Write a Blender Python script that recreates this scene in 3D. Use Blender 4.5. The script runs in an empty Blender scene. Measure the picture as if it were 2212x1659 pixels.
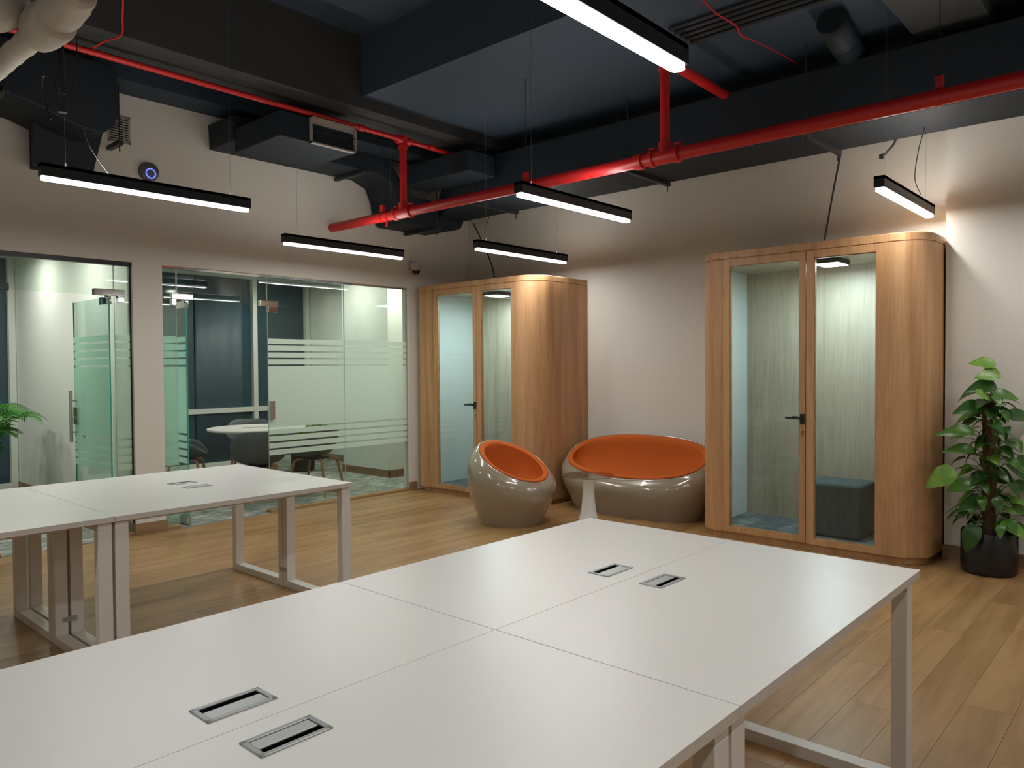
import bpy, bmesh, math, random
from mathutils import Vector, Matrix, Euler
random.seed(7)
SC = bpy.context.scene
COL = SC.collection
PI = math.pi

# ------------------------------------------------------------------ camera
FPX = 1644.148
YAW, PITCH, ROLL = 0.732226869, 0.0235687119, -0.00668283636
CAM = Vector((0.0, 0.0, 1.45))
_f = Vector((-math.sin(YAW)*math.cos(PITCH), math.cos(YAW)*math.cos(PITCH), -math.sin(PITCH)))
_r = Vector((math.cos(YAW), math.sin(YAW), 0))
_u = _r.cross(_f)
_c, _s = math.cos(ROLL), math.sin(ROLL)
_R = _c*_r + _s*_u
_U = -_s*_r + _c*_u
cd = bpy.data.cameras.new('camera'); cd.sensor_width = 36.0; cd.sensor_fit = 'HORIZONTAL'
cd.lens = FPX/2212*36.0; cd.clip_start = 0.02; cd.clip_end = 200
cam = bpy.data.objects.new('camera', cd); COL.objects.link(cam)
M = Matrix((( _R.x, _U.x, -_f.x, CAM.x), (_R.y, _U.y, -_f.y, CAM.y), (_R.z, _U.z, -_f.z, CAM.z), (0, 0, 0, 1)))
cam.matrix_world = M
SC.camera = cam
def project(p):
    q = Vector(p)-CAM; d = q.dot(_f)
    if d < 0.05: return None
    return (1106+FPX*q.dot(_R)/d, 829.5-FPX*q.dot(_U)/d, d)

# ------------------------------------------------------------------ world, exposure
w = bpy.data.worlds.new('night'); SC.world = w; w.use_nodes = True
w.node_tree.nodes['Background'].inputs[0].default_value = (0.012, 0.02, 0.035, 1)
w.node_tree.nodes['Background'].inputs[1].default_value = 1.0
SC.view_settings.view_transform = 'Standard'
SC.view_settings.look = 'None'
SC.view_settings.gamma = 1.0
SC.view_settings.use_curve_mapping = False
SC.view_settings.exposure = 1.0
SC.cycles.use_denoising = True
SC.cycles.max_bounces = 14
SC.cycles.diffuse_bounces = 6
SC.cycles.glossy_bounces = 6
SC.cycles.transparent_max_bounces = 24
SC.cycles.transmission_bounces = 8
SC.cycles.sample_clamp_indirect = 6.0
LAMP_E = 33.0        # linear pendants
ROOM_E = 95.0        # recessed meeting-room downlights
UP_E = 17.0           # added glow on the pendant tops, lifts the upper walls
BOOTH_E = 60.0       # booth panel lights
LAMP_C = (1.0, 0.985, 0.955)

# ------------------------------------------------------------------ materials
def new_mat(name):
    m = bpy.data.materials.new(name); m.use_nodes = True
    nt = m.node_tree; nt.nodes.clear()
    out = nt.nodes.new('ShaderNodeOutputMaterial')
    return m, nt, out
def pbsdf(nt, color=(0.8, 0.8, 0.8), rough=0.5, metal=0.0, spec=0.5, coat=0.0):
    b = nt.nodes.new('ShaderNodeBsdfPrincipled')
    b.inputs['Base Color'].default_value = (*color, 1)
    b.inputs['Roughness'].default_value = rough
    b.inputs['Metallic'].default_value = metal
    b.inputs['Specular IOR Level'].default_value = spec
    b.inputs['Coat Weight'].default_value = coat
    b.inputs['Coat Roughness'].default_value = 0.04
    return b
def ramp(nt, stops):
    r = nt.nodes.new('ShaderNodeValToRGB'); e = r.color_ramp.elements
    while len(e) > 1: e.remove(e[-1])
    e[0].position, e[0].color = stops[0][0], (*stops[0][1], 1)
    for p, c in stops[1:]:
        n = e.new(p); n.color = (*c, 1)
    return r
def simple(name, color, rough=0.5, metal=0.0, spec=0.5, coat=0.0, bump=0.0, bscale=60, var=0.0, vscale=3):
    m, nt, out = new_mat(name); L = nt.links
    b = pbsdf(nt, color, rough, metal, spec, coat)
    L.new(b.outputs[0], out.inputs[0])
    tc = nt.nodes.new('ShaderNodeTexCoord')
    if bump:
        n = nt.nodes.new('ShaderNodeTexNoise'); n.inputs['Scale'].default_value = bscale; n.inputs['Detail'].default_value = 4
        L.new(tc.outputs['Object'], n.inputs['Vector'])
        bp = nt.nodes.new('ShaderNodeBump'); bp.inputs['Strength'].default_value = bump; bp.inputs['Distance'].default_value = 0.01
        L.new(n.outputs['Fac'], bp.inputs['Height']); L.new(bp.outputs[0], b.inputs['Normal'])
    if var:
        n = nt.nodes.new('ShaderNodeTexNoise'); n.inputs['Scale'].default_value = vscale; n.inputs['Detail'].default_value = 5
        L.new(tc.outputs['Object'], n.inputs['Vector'])
        r = ramp(nt, [(0.3, tuple(c*(1-var) for c in color)), (0.7, tuple(min(1, c*(1+var)) for c in color))])
        L.new(n.outputs['Fac'], r.inputs[0]); L.new(r.outputs[0], b.inputs['Base Color'])
    return m
def emit(name, color, strength):
    m, nt, out = new_mat(name)
    e = nt.nodes.new('ShaderNodeEmission'); e.inputs[0].default_value = (*color, 1); e.inputs[1].default_value = strength
    nt.links.new(e.outputs[0], out.inputs[0]); return m
def wood(name, dark, mid, light, rough=0.4, grain=(1, 1, 0.05), scale=9, coat=0.0):
    """veneer whose grain runs along the axis with the small scale factor"""
    m, nt, out = new_mat(name); L = nt.links
    g = nt.nodes.new('ShaderNodeNewGeometry')
    mp = nt.nodes.new('ShaderNodeMapping'); mp.inputs['Scale'].default_value = grain
    L.new(g.outputs['Position'], mp.inputs['Vector'])
    n1 = nt.nodes.new('ShaderNodeTexNoise'); n1.inputs['Scale'].default_value = scale; n1.inputs['Detail'].default_value = 6
    n1.inputs['Roughness'].default_value = 0.62; n1.inputs['Distortion'].default_value = 0.6
    L.new(mp.outputs[0], n1.inputs['Vector'])
    n2 = nt.nodes.new('ShaderNodeTexNoise'); n2.inputs['Scale'].default_value = scale*9; n2.inputs['Detail'].default_value = 3
    L.new(mp.outputs[0], n2.inputs['Vector'])
    mx = nt.nodes.new('ShaderNodeMix'); mx.data_type = 'FLOAT'; mx.inputs[0].default_value = 0.3
    L.new(n1.outputs['Fac'], mx.inputs[2]); L.new(n2.outputs['Fac'], mx.inputs[3])
    r = ramp(nt, [(0.34, dark), (0.5, mid), (0.66, light)])
    L.new(mx.outputs[0], r.inputs[0])
    b = pbsdf(nt, mid, rough, coat=coat)
    L.new(r.outputs[0], b.inputs['Base Color'])
    bp = nt.nodes.new('ShaderNodeBump'); bp.inputs['Strength'].default_value = 0.06; bp.inputs['Distance'].default_value = 0.002
    L.new(n2.outputs['Fac'], bp.inputs['Height']); L.new(bp.outputs[0], b.inputs['Normal'])
    L.new(b.outputs[0], out.inputs[0]); return m
def glass(name, tint, refl=1.0):
    """thin architectural glass: tinted see-through plus Schlick mirror reflection"""
    m, nt, out = new_mat(name); L = nt.links
    t = nt.nodes.new('ShaderNodeBsdfTransparent'); t.inputs[0].default_value = (*tint, 1)
    g = nt.nodes.new('ShaderNodeBsdfGlossy'); g.inputs['Roughness'].default_value = 0.0
    lw = nt.nodes.new('ShaderNodeLayerWeight'); lw.inputs[0].default_value = 0.5
    p = nt.nodes.new('ShaderNodeMath'); p.operation = 'POWER'; p.inputs[1].default_value = 5
    L.new(lw.outputs['Facing'], p.inputs[0])
    ma = nt.nodes.new('ShaderNodeMath'); ma.operation = 'MULTIPLY_ADD'; ma.inputs[1].default_value = 0.9; ma.inputs[2].default_value = 0.042*refl
    L.new(p.outputs[0], ma.inputs[0])
    mx = nt.nodes.new('ShaderNodeMixShader')
    L.new(ma.outputs[0], mx.inputs[0]); L.new(t.outputs[0], mx.inputs[1]); L.new(g.outputs[0], mx.inputs[2])
    L.new(mx.outputs[0], out.inputs[0]); return m
def film(name, col, a_trans):
    m, nt, out = new_mat(name); L = nt.links
    d = nt.nodes.new('ShaderNodeBsdfDiffuse'); d.inputs[0].default_value = (*col, 1)
    tl = nt.nodes.new('ShaderNodeBsdfTranslucent'); tl.inputs[0].default_value = (*col, 1)
    m1 = nt.nodes.new('ShaderNodeMixShader'); m1.inputs[0].default_value = 0.72
    L.new(d.outputs[0], m1.inputs[1]); L.new(tl.outputs[0], m1.inputs[2])
    rf = nt.nodes.new('ShaderNodeBsdfTransparent'); rf.inputs[0].default_value = (0.85, 0.95, 0.9, 1)
    m2 = nt.nodes.new('ShaderNodeMixShader'); m2.inputs[0].default_value = a_trans
    L.new(m1.outputs[0], m2.inputs[1]); L.new(rf.outputs[0], m2.inputs[2])
    L.new(m2.outputs[0], out.inputs[0]); return m

PAINT = simple('wall_paint', (0.69, 0.66, 0.595), 0.7, bump=0.03, bscale=180)
PAINT_ROOM = simple('room_paint', (0.74, 0.75, 0.70), 0.7)
CEIL = simple('black_ceiling_bloom_tint', (0.026, 0.046, 0.072), 0.75, bump=0.2, bscale=30)  # black paint with the lamps' blue bloom put into its colour
BEAMM = simple('beam_black_paint', (0.03, 0.031, 0.031), 0.8, bump=0.15, bscale=40)
DUCTM = simple('duct_black_paint', (0.014, 0.021, 0.029), 0.6, bump=0.25, bscale=7, spec=0.3)
BLACKP = simple('black_powder_coat', (0.02, 0.022, 0.026), 0.4)
HOUS = simple('lamp_housing_black', (0.02, 0.024, 0.03), 0.45)
REDM = simple('red_pipe_paint', (0.52, 0.014, 0.014), 0.38, bump=0.1, bscale=25)
LAMI = simple('white_laminate', (0.76, 0.74, 0.695), 0.33, spec=0.45)
EDGE = simple('laminate_edge_band', (0.60, 0.56, 0.51), 0.5)
WMET = simple('white_powder_coat', (0.72, 0.69, 0.65), 0.42)
STEEL = simple('brushed_steel', (0.55, 0.55, 0.53), 0.28, metal=1.0, bump=0.05, bscale=200)
CHROME = simple('polished_chrome', (0.75, 0.75, 0.75), 0.06, metal=1.0)
ALU = simple('anodised_aluminium', (0.42, 0.44, 0.43), 0.42, metal=0.7)
ALU2 = simple('aluminium_lid', (0.50, 0.53, 0.52), 0.40, metal=0.5)
DARK = simple('black_plastic', (0.008, 0.009, 0.012), 0.35)
INS = simple('painted_pipe_insulation', (0.50, 0.46, 0.40), 0.65, bump=0.5, bscale=12)
VENEER = wood('oak_veneer', (0.36, 0.185, 0.08), (0.50, 0.275, 0.125), (0.60, 0.355, 0.175), 0.5)
VENEER_IN = wood('pale_interior_veneer', (0.33, 0.285, 0.205), (0.45, 0.405, 0.315), (0.54, 0.50, 0.42), 0.5, scale=7)
BASEB = wood('skirting_wood', (0.20, 0.11, 0.06), (0.27, 0.16, 0.09), (0.32, 0.20, 0.11), 0.5, grain=(0.1, 0.1, 1))
SILL = wood('sill_wood', (0.25, 0.14, 0.05), (0.36, 0.21, 0.09), (0.42, 0.26, 0.12), 0.4, grain=(0.1, 0.1, 1))
BEECH = wood('beech_leg', (0.32, 0.14, 0.075), (0.42, 0.20, 0.11), (0.50, 0.26, 0.15), 0.45)
GREEN_G = glass('clear_glass', (0.93, 0.975, 0.95))
GREEN_D = glass('door_glass', (0.86, 0.955, 0.925))
BOOTH_G = glass('booth_glass', (0.92, 0.965, 0.95))
TABLE_G = glass('smoked_table_glass', (0.80, 0.81, 0.74), 1.0)
EDGE_P = simple('glass_edge_pale', (0.42, 0.55, 0.48), 0.2)
EDGE_G = simple('glass_edge_green', (0.05, 0.35, 0.26), 0.15)
FILM = film('frosted_film', (0.88, 0.92, 0.87), 0.25)
FILM_D = film('frosted_film_door', (0.80, 0.97, 0.91), 0.4)
NIGHT = simple('night_window_glass', (0.03, 0.065, 0.085), 0.06, spec=0.6)
BLIND = simple('dark_blind_fabric', (0.06, 0.095, 0.115), 0.55)
MULL = simple('white_window_frame', (0.62, 0.64, 0.58), 0.5)
SHELL = simple('taupe_gloss_shell', (0.30, 0.245, 0.175), 0.22, coat=1.0)
ORANGE = simple('orange_fabric', (0.52, 0.115, 0.018), 0.85, bump=0.15, bscale=400, spec=0.2)
ORANGE2 = simple('orange_piping', (0.44, 0.085, 0.016), 0.8, spec=0.2)
WPLAS = simple('white_gloss_plastic', (0.72, 0.72, 0.70), 0.18)
TEAL = simple('grey_teal_felt', (0.085, 0.12, 0.125), 0.95, bump=0.3, bscale=300, var=0.15, vscale=25, spec=0.1)
GREYS = simple('grey_chair_shell', (0.085, 0.095, 0.095), 0.6)
GREYL = simple('light_grey_chair_pad', (0.20, 0.205, 0.20), 0.7)
POTM = simple('black_glazed_pot', (0.010, 0.011, 0.011), 0.3)
SOIL = simple('potting_soil', (0.035, 0.022, 0.014), 0.95, bump=1.0, bscale=60)
MOSS = simple('coir_moss_pole', (0.10, 0.055, 0.028), 0.95, bump=1.0, bscale=90, var=0.4, vscale=40)
STEM = simple('plant_stem', (0.12, 0.20, 0.05), 0.5)
SWHITE = simple('white_plastic_casing', (0.55, 0.52, 0.47), 0.45)
GREYV = simple('grey_grille_paint', (0.36, 0.33, 0.30), 0.6)
DEVICE = simple('grey_device_casing', (0.10, 0.10, 0.11), 0.4)
COOLW = simple('pale_blue_laminate', (0.60, 0.68, 0.68), 0.5)
E_LAMP = emit('pendant_diffuser', LAMP_C, LAMP_E)
E_UP = emit('added_pendant_upglow', LAMP_C, UP_E)  # added upward fill, not a known part of the pendants
E_SIDE = emit('pendant_bloom_rim', LAMP_C, 1.3)  # weak glow on the strip's sides stands in for lens bloom
E_ROOM = emit('downlight_diffuser', (0.97, 1.0, 0.90), ROOM_E)
E_BOOTH = emit('booth_light_diffuser', (0.82, 0.96, 1.0), BOOTH_E)
E_RING = emit('blue_ring_light', (0.12, 0.16, 1.0), 1.2)

def leaf_mat(name, dark, mid, pale, amount):
    m, nt, out = new_mat(name); L = nt.links
    tc = nt.nodes.new('ShaderNodeTexCoord')
    n = nt.nodes.new('ShaderNodeTexNoise'); n.inputs['Scale'].default_value = 14; n.inputs['Detail'].default_value = 5; n.inputs['Distortion'].default_value = 1.2
    L.new(tc.outputs['Object'], n.inputs['Vector'])
    r = ramp(nt, [(0.30, dark), (0.55, mid), (0.62+0.2*(1-amount), mid), (0.72+0.2*(1-amount), pale)])
    L.new(n.outputs['Fac'], r.inputs[0])
    b = pbsdf(nt, mid, 0.32); L.new(r.outputs[0], b.inputs['Base Color'])
    t = nt.nodes.new('ShaderNodeBsdfTranslucent'); L.new(r.outputs[0], t.inputs[0])
    mx = nt.nodes.new('ShaderNodeMixShader'); mx.inputs[0].default_value = 0.25
    L.new(b.outputs[0], mx.inputs[1]); L.new(t.outputs[0], mx.inputs[2]); L.new(mx.outputs[0], out.inputs[0])
    return m
LEAF = [leaf_mat('leaf_dark', (0.018, 0.065, 0.012), (0.038, 0.115, 0.018), (0.28, 0.36, 0.09), 0.5),
        leaf_mat('leaf_mid', (0.035, 0.11, 0.014), (0.075, 0.19, 0.024), (0.40, 0.46, 0.12), 0.8),
        leaf_mat('leaf_pale', (0.10, 0.24, 0.03), (0.20, 0.38, 0.05), (0.5, 0.52, 0.16), 0.9)]
PALM = leaf_mat('palm_leaf', (0.03, 0.13, 0.012), (0.06, 0.24, 0.02), (0.12, 0.34, 0.04), 0.5)

def plank_mat():
    m, nt, out = new_mat('oak_vinyl_plank'); L = nt.links
    g = nt.nodes.new('ShaderNodeNewGeometry')
    at = nt.nodes.new('ShaderNodeAttribute'); at.attribute_name = 'tone'
    off = nt.nodes.new('ShaderNodeVectorMath'); off.operation = 'MULTIPLY_ADD'
    cmb = nt.nodes.new('ShaderNodeCombineXYZ')
    L.new(at.outputs['Fac'], cmb.inputs[0]); L.new(at.outputs['Fac'], cmb.inputs[1]); L.new(at.outputs['Fac'], cmb.inputs[2])
    L.new(cmb.outputs[0], off.inputs[0]); off.inputs[1].default_value = (7, 13, 5); L.new(g.outputs['Position'], off.inputs[2])
    mp = nt.nodes.new('ShaderNodeMapping'); mp.inputs['Scale'].default_value = (1, 0.10, 1)
    L.new(off.outputs[0], mp.inputs['Vector'])
    n1 = nt.nodes.new('ShaderNodeTexNoise'); n1.inputs['Scale'].default_value = 9; n1.inputs['Detail'].default_value = 7; n1.inputs['Distortion'].default_value = 0.9
    L.new(mp.outputs[0], n1.inputs['Vector'])
    n2 = nt.nodes.new('ShaderNodeTexNoise'); n2.inputs['Scale'].default_value = 60; n2.inputs['Detail'].default_value = 3
    L.new(mp.outputs[0], n2.inputs['Vector'])
    mx = nt.nodes.new('ShaderNodeMix'); mx.data_type = 'FLOAT'; mx.inputs[0].default_value = 0.25
    L.new(n1.outputs['Fac'], mx.inputs[2]); L.new(n2.outputs['Fac'], mx.inputs[3])
    r = ramp(nt, [(0.30, (0.24, 0.128, 0.046)), (0.5, (0.36, 0.205, 0.080)), (0.72, (0.45, 0.275, 0.120))])
    L.new(mx.outputs[0], r.inputs[0])
    hs = nt.nodes.new('ShaderNodeHueSaturation')
    mr = nt.nodes.new('ShaderNodeMapRange'); mr.inputs['To Min'].default_value = 0.91; mr.inputs['To Max'].default_value = 1.08
    L.new(at.outputs['Fac'], mr.inputs[0]); L.new(mr.outputs[0], hs.inputs['Value']); L.new(r.outputs[0], hs.inputs['Color'])
    b = pbsdf(nt, (0.4, 0.25, 0.15), 0.37, spec=0.45)
    L.new(hs.outputs[0], b.inputs['Base Color'])
    bp = nt.nodes.new('ShaderNodeBump'); bp.inputs['Strength'].default_value = 0.12; bp.inputs['Distance'].default_value = 0.002
    L.new(n2.outputs['Fac'], bp.inputs['Height']); L.new(bp.outputs[0], b.inputs['Normal'])
    L.new(b.outputs[0], out.inputs[0]); return m
PLANK = plank_mat()
def carpet_mat(name, a, b_, c):
    m, nt, out = new_mat(name); L = nt.links
    g = nt.nodes.new('ShaderNodeNewGeometry')
    mp = nt.nodes.new('ShaderNodeMapping'); mp.inputs['Scale'].default_value = (1.0, 0.5, 1); mp.inputs['Rotation'].default_value = (0, 0, 0.2)
    L.new(g.outputs['Position'], mp.inputs['Vector'])
    n = nt.nodes.new('ShaderNodeTexNoise'); n.inputs['Scale'].default_value = 9; n.inputs['Detail'].default_value = 9; n.inputs['Roughness'].default_value = 0.72
    L.new(mp.outputs[0], n.inputs['Vector'])
    r = ramp(nt, [(0.36, a), (0.52, b_), (0.66, c)]); L.new(n.outputs['Fac'], r.inputs[0])
    b = pbsdf(nt, b_, 0.95, spec=0.1); L.new(r.outputs[0], b.inputs['Base Color'])
    n2 = nt.nodes.new('ShaderNodeTexNoise'); n2.inputs['Scale'].default_value = 350
    L.new(g.outputs['Position'], n2.inputs['Vector'])
    bp = nt.nodes.new('ShaderNodeBump'); bp.inputs['Strength'].default_value = 0.4; bp.inputs['Distance'].default_value = 0.004
    L.new(n2.outputs['Fac'], bp.inputs['Height']); L.new(bp.outputs[0], b.inputs['Normal'])
    L.new(b.outputs[0], out.inputs[0]); return m
CARPET = carpet_mat('mottled_grey_carpet', (0.15, 0.165, 0.145), (0.29, 0.305, 0.27), (0.54, 0.55, 0.49))
CARPET_B = carpet_mat('mottled_blue_grey_carpet', (0.07, 0.10, 0.115), (0.12, 0.165, 0.185), (0.26, 0.31, 0.33))

# ------------------------------------------------------------------ mesh helpers
class MB:
    def __init__(s): s.v = []; s.f = []; s.m = []; s.sm = []
    def add(s, v, f, mi=0, smooth=False):
        o = len(s.v); s.v += [tuple(p) for p in v]; s.f += [tuple(i+o for i in q) for q in f]
        s.m += [mi]*len(f); s.sm += [smooth]*len(f)
    def box(s, a, b, mi=0, rot=0.0, c=None):
        x0, x1 = sorted((a[0], b[0])); y0, y1 = sorted((a[1], b[1])); z0, z1 = sorted((a[2], b[2]))
        v = [(x0,y0,z0),(x1,y0,z0),(x1,y1,z0),(x0,y1,z0),(x0,y0,z1),(x1,y0,z1),(x1,y1,z1),(x0,y1,z1)]
        if rot:
            cx, cy = c or ((x0+x1)/2, (y0+y1)/2); cr, sr = math.cos(rot), math.sin(rot)
            v = [(cx+(x-cx)*cr-(y-cy)*sr, cy+(x-cx)*sr+(y-cy)*cr, z) for x, y, z in v]
        s.add(v, [(3,2,1,0),(4,5,6,7),(0,1,5,4),(1,2,6,5),(2,3,7,6),(3,0,4,7)], mi)
    def tube(s, pts, r, n=10, mi=0, cap=True, smooth=True):
        pts = [Vector(p) for p in pts]; rs = r if isinstance(r, (list, tuple)) else [r]*len(pts)
        up = None; V = []
        for i, p in enumerate(pts):
            t = (pts[min(i+1, len(pts)-1)]-pts[max(i-1, 0)]).normalized()
            if up is None:
                up = Vector((0, 0, 1)) if abs(t.z) < 0.9 else Vector((1, 0, 0))
            a = t.cross(up).normalized(); up = a.cross(t).normalized()
            for k in range(n):
                an = 2*PI*k/n; V.append(p+rs[i]*(math.cos(an)*a+math.sin(an)*up))
        F = []
        for i in range(len(pts)-1):
            for k in range(n):
                F.append((i*n+k, i*n+(k+1) % n, (i+1)*n+(k+1) % n, (i+1)*n+k))
        s.add(V, F, mi, smooth)
        if cap:
            o = len(s.v)-len(V)
            s.f += [tuple(o+k for k in reversed(range(n))), tuple(o+(len(pts)-1)*n+k for k in range(n))]
            s.m += [mi]*2; s.sm += [False]*2
    def prism(s, poly, axis, a, b, mi=0, smooth=False):
        """extrude a 2D polygon: axis 0: poly=(y,z); 1: (x,z); 2: (x,y)"""
        def P(q, t): return (t, q[0], q[1]) if axis == 0 else (q[0], t, q[1]) if axis == 1 else (q[0], q[1], t)
        n = len(poly)
        s.add([P(q, a) for q in poly]+[P(q, b) for q in poly], [(i, (i+1) % n, n+(i+1) % n, n+i) for i in range(n)], mi, smooth)
        o = len(s.v)-2*n
        s.f += [tuple(o+i for i in reversed(range(n))), tuple(o+n+i for i in range(n))]; s.m += [mi]*2; s.sm += [False]*2
    def lathe(s, prof, c=(0, 0, 0), n=32, mi=0):
        V = []; F = []
        for r, z in prof:
            for k in range(n):
                a = 2*PI*k/n; V.append((c[0]+r*math.cos(a), c[1]+r*math.sin(a), c[2]+z))
        for i in range(len(prof)-1):
            for k in range(n):
                F.append((i*n+k, i*n+(k+1) % n, (i+1)*n+(k+1) % n, (i+1)*n+k))
        s.add(V, F, mi, True)
    def mesh(s, name, mats, bevel=0.0, seg=2):
        me = bpy.data.meshes.new(name); me.from_pydata(s.v, [], s.f)
        mats = mats if isinstance(mats, (list, tuple)) else [mats]
        for m in mats: me.materials.append(m)
        me.polygons.foreach_set('material_index', s.m); me.polygons.foreach_set('use_smooth', s.sm)
        bm = bmesh.new(); bm.from_mesh(me)
        bmesh.ops.recalc_face_normals(bm, faces=bm.faces)
        if bevel:
            ed = [e for e in bm.edges if len(e.link_faces) == 2 and e.calc_face_angle(0) > 0.6]
            bmesh.ops.bevel(bm, geom=ed, offset=bevel, segments=seg, profile=0.5, affect='EDGES')
        bm.to_mesh(me); bm.free(); me.update()
        if any(s.sm): me.set_sharp_from_angle(angle=math.radians(38))
        return me
    def build(s, name, mats, parent=None, bevel=0.0, seg=2, origin=True):
        me = s.mesh(name, mats, bevel, seg)
        o = bpy.data.objects.new(name, me); COL.objects.link(o)
        if parent: o.parent = parent
        elif origin and len(s.v):
            xs = [p[0] for p in s.v]; ys = [p[1] for p in s.v]; zs = [p[2] for p in s.v]
            c = Vector(((min(xs)+max(xs))/2, (min(ys)+max(ys))/2, min(zs)))
            me.transform(Matrix.Translation(-c)); o.location = c
        return o
def tag(o, label, cat, group=None, kind=None):
    if label: o['label'] = label
    if cat: o['category'] = cat
    if group: o['group'] = group
    if kind: o['kind'] = kind
    return o
def struct(o):
    o['kind'] = 'structure'; return o
def thing(name, label, cat, loc=(0, 0, 0), rz=0.0, group=None):
    o = bpy.data.objects.new(name, None); COL.objects.link(o); o.empty_display_size = 0.1
    o.location = loc; o.rotation_euler = (0, 0, rz)
    return tag(o, label, cat, group)
def estruct(name, loc=(0, 0, 0)):
    o = bpy.data.objects.new(name, None); COL.objects.link(o); o.location = loc; o['kind'] = 'structure'; return o
def copy_tree(o, parent=None):
    c = o.copy(); COL.objects.link(c); c.parent = parent
    for ch in list(o.children): copy_tree(ch, c)
    return c
def loc(P, o): return tuple(Vector(P)-Vector(o))
def arc(cx, cy, r, a0, a1, n):
    return [(cx+r*math.cos(math.radians(a0+(a1-a0)*i/n)), cy+r*math.sin(math.radians(a0+(a1-a0)*i/n))) for i in range(n+1)]

# ------------------------------------------------------------------ layout constants
XW = -6.83          # glazed wall plane
G1A, G1B = 0.2, 2.71
G2A, G2B = 2.965, 5.81
ZG = 2.367
YB = 5.90           # booth fronts
YW = 6.78           # wall behind the booths
XP = -1.385; YP = 6.35   # projecting wall beside the right booth
XO = -10.6          # outer window wall of the meeting rooms
YR = 6.93
YPART = 2.83
ZS = 4.45

# ------------------------------------------------------------------ room shell
def sbox(name, a, b, mat):
    m = MB(); m.box(a, b); return struct(m.build(name, mat))
m = MB()   # glazed wall: header, pillars, ends
m.box((XW-0.12, -4, ZG), (XW, YW+0.1, ZS))
m.box((XW-0.12, -4, 0), (XW, G1A, ZG))
m.box((XW-0.12, G1B, 0), (XW, G2A, ZG))
m.box((XW-0.12, G2B, 0), (XW, YW+0.1, ZG))
struct(m.build('wall_left', PAINT))
sbox('wall_back', (XW, YW, 0), (XP+0.3, YW+0.15, ZS), PAINT)
sbox('wall_right', (XP, YP, 0), (3.2, YP+0.5, ZS), PAINT)
sbox('wall_side', (3.2, -4, 0), (3.35, YP+0.5, ZS), PAINT)
sbox('wall_front', (XW, -4.15, 0), (3.35, -4, ZS), PAINT)
m = MB()
m.box((XO-0.2, -4.15, ZS), (3.4, 4.1, ZS+0.15)); m.box((XO-0.2, -4.15, 4.32), (3.4, 4.1, ZS)); m.box((XO-0.2, 4.1, 3.80), (3.4, 7.4, ZS+0.15))
m.box((XW, -4, 3.79), (XW+0.35, YW, ZS))               # perimeter beam above the glazed wall
struct(m.build('ceiling', CEIL))
m = MB(); m.box((-5.87, -4, 3.70), (-5.42, YW, ZS)); b = struct(m.build('trim_1', BEAMM))
m = MB(); m.box((-1.47, -4, 3.70), (-1.02, YP, ZS)); b = struct(m.build('trim_2', BEAMM))

m = MB(); m.box((XW+0.36, YW-0.006, 3.36), (XP+0.3, YW, 3.8)); m.box((XP-0.006, YP-0.006, 3.24), (3.2, YP, 3.8)); m.box((XP-0.006, YP, 3.24), (XP, YW, 3.8))
struct(m.build('trim_3', CEIL))

# floor: base slab and planks
floor = sbox('floor', (XW-0.0, -4.0, -0.12), (3.2, YW, -0.008), BASEB)
PWD, PLN = 0.185, 1.22
cand = []
ix = 0; x = XW
while x < 3.2:
    y = -4.0-(ix*0.47 % PLN)
    while y < YW:
        x1 = min(x+PWD, 3.2); y0 = max(y, -4.0); y1 = min(y+PLN, YW)
        if y1-y0 > 0.02 and x1-x > 0.02:
            area = 0; c = ((x+x1)/2, (y0+y1)/2, 0)
            pr = [project(q) for q in ((x, y0, 0), (x1, y0, 0), (x1, y1, 0), (x, y1, 0), c)]
            ok = [q for q in pr if q and -60 < q[0] < 2270 and 0 < q[1] < 1720]
            if ok: area = (x1-x)*(y1-y0)/min(q[2] for q in ok)**3
            cand.append((area, x, x1, y0, y1))
        y += PLN
    x += PWD; ix += 1
cand.sort(key=lambda q: -q[0])
def plank_mesh(lx, ly, tone, name='floor_plank'):
    g = 0.0005; h = 0.0005; mb = MB()
    X, Y = lx/2-g, ly/2-g
    lo = [(-X, -Y, -0.008), (X, -Y, -0.008), (X, Y, -0.008), (-X, Y, -0.008)]
    mi = [(-X, -Y, -h), (X, -Y, -h), (X, Y, -h), (-X, Y, -h)]
    hi = [(-X+h, -Y+h, 0), (X-h, -Y+h, 0), (X-h, Y-h, 0), (-X+h, Y-h, 0)]
    mb.add(lo+mi+hi, [(0,1,5,4),(1,2,6,5),(2,3,7,6),(3,0,4,7),(4,5,9,8),(5,6,10,9),(6,7,11,10),(7,4,8,11),(8,9,10,11)])
    return mb
cache = {}
nplank = 0; rest = []
for area, x0, x1, y0, y1 in cand:
    if area > 0 and nplank < 290:
        tone = random.randrange(12)/11.0
        key = (round(x1-x0, 3), round(y1-y0, 3), tone)
        if key not in cache:
            me = plank_mesh(x1-x0, y1-y0, tone).mesh('floor_plank', PLANK)
            at = me.attributes.new('tone', 'FLOAT', 'FACE'); at.data.foreach_set('value', [tone]*len(me.polygons))
            cache[key] = me
        o = bpy.data.objects.new('floor_plank', cache[key]); COL.objects.link(o)
        o.parent = floor; o.matrix_parent_inverse = Matrix.Identity(4)
        o.location = Vector(((x0+x1)/2, (y0+y1)/2, 0))-floor.location
        nplank += 1
    else: rest.append((x0, x1, y0, y1))
mb = MB(); tones = []
for x0, x1, y0, y1 in rest:
    q = plank_mesh(x1-x0, y1-y0, 0); cx, cy = (x0+x1)/2, (y0+y1)/2
    mb.add([(a+cx-floor.location.x, b_+cy-floor.location.y, c_-floor.location.z) for a, b_, c_ in q.v], q.f)
    tones += [random.random()]*len(q.f)
o = mb.build('floor_planks', PLANK, floor); o['kind'] = 'stuff'
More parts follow.
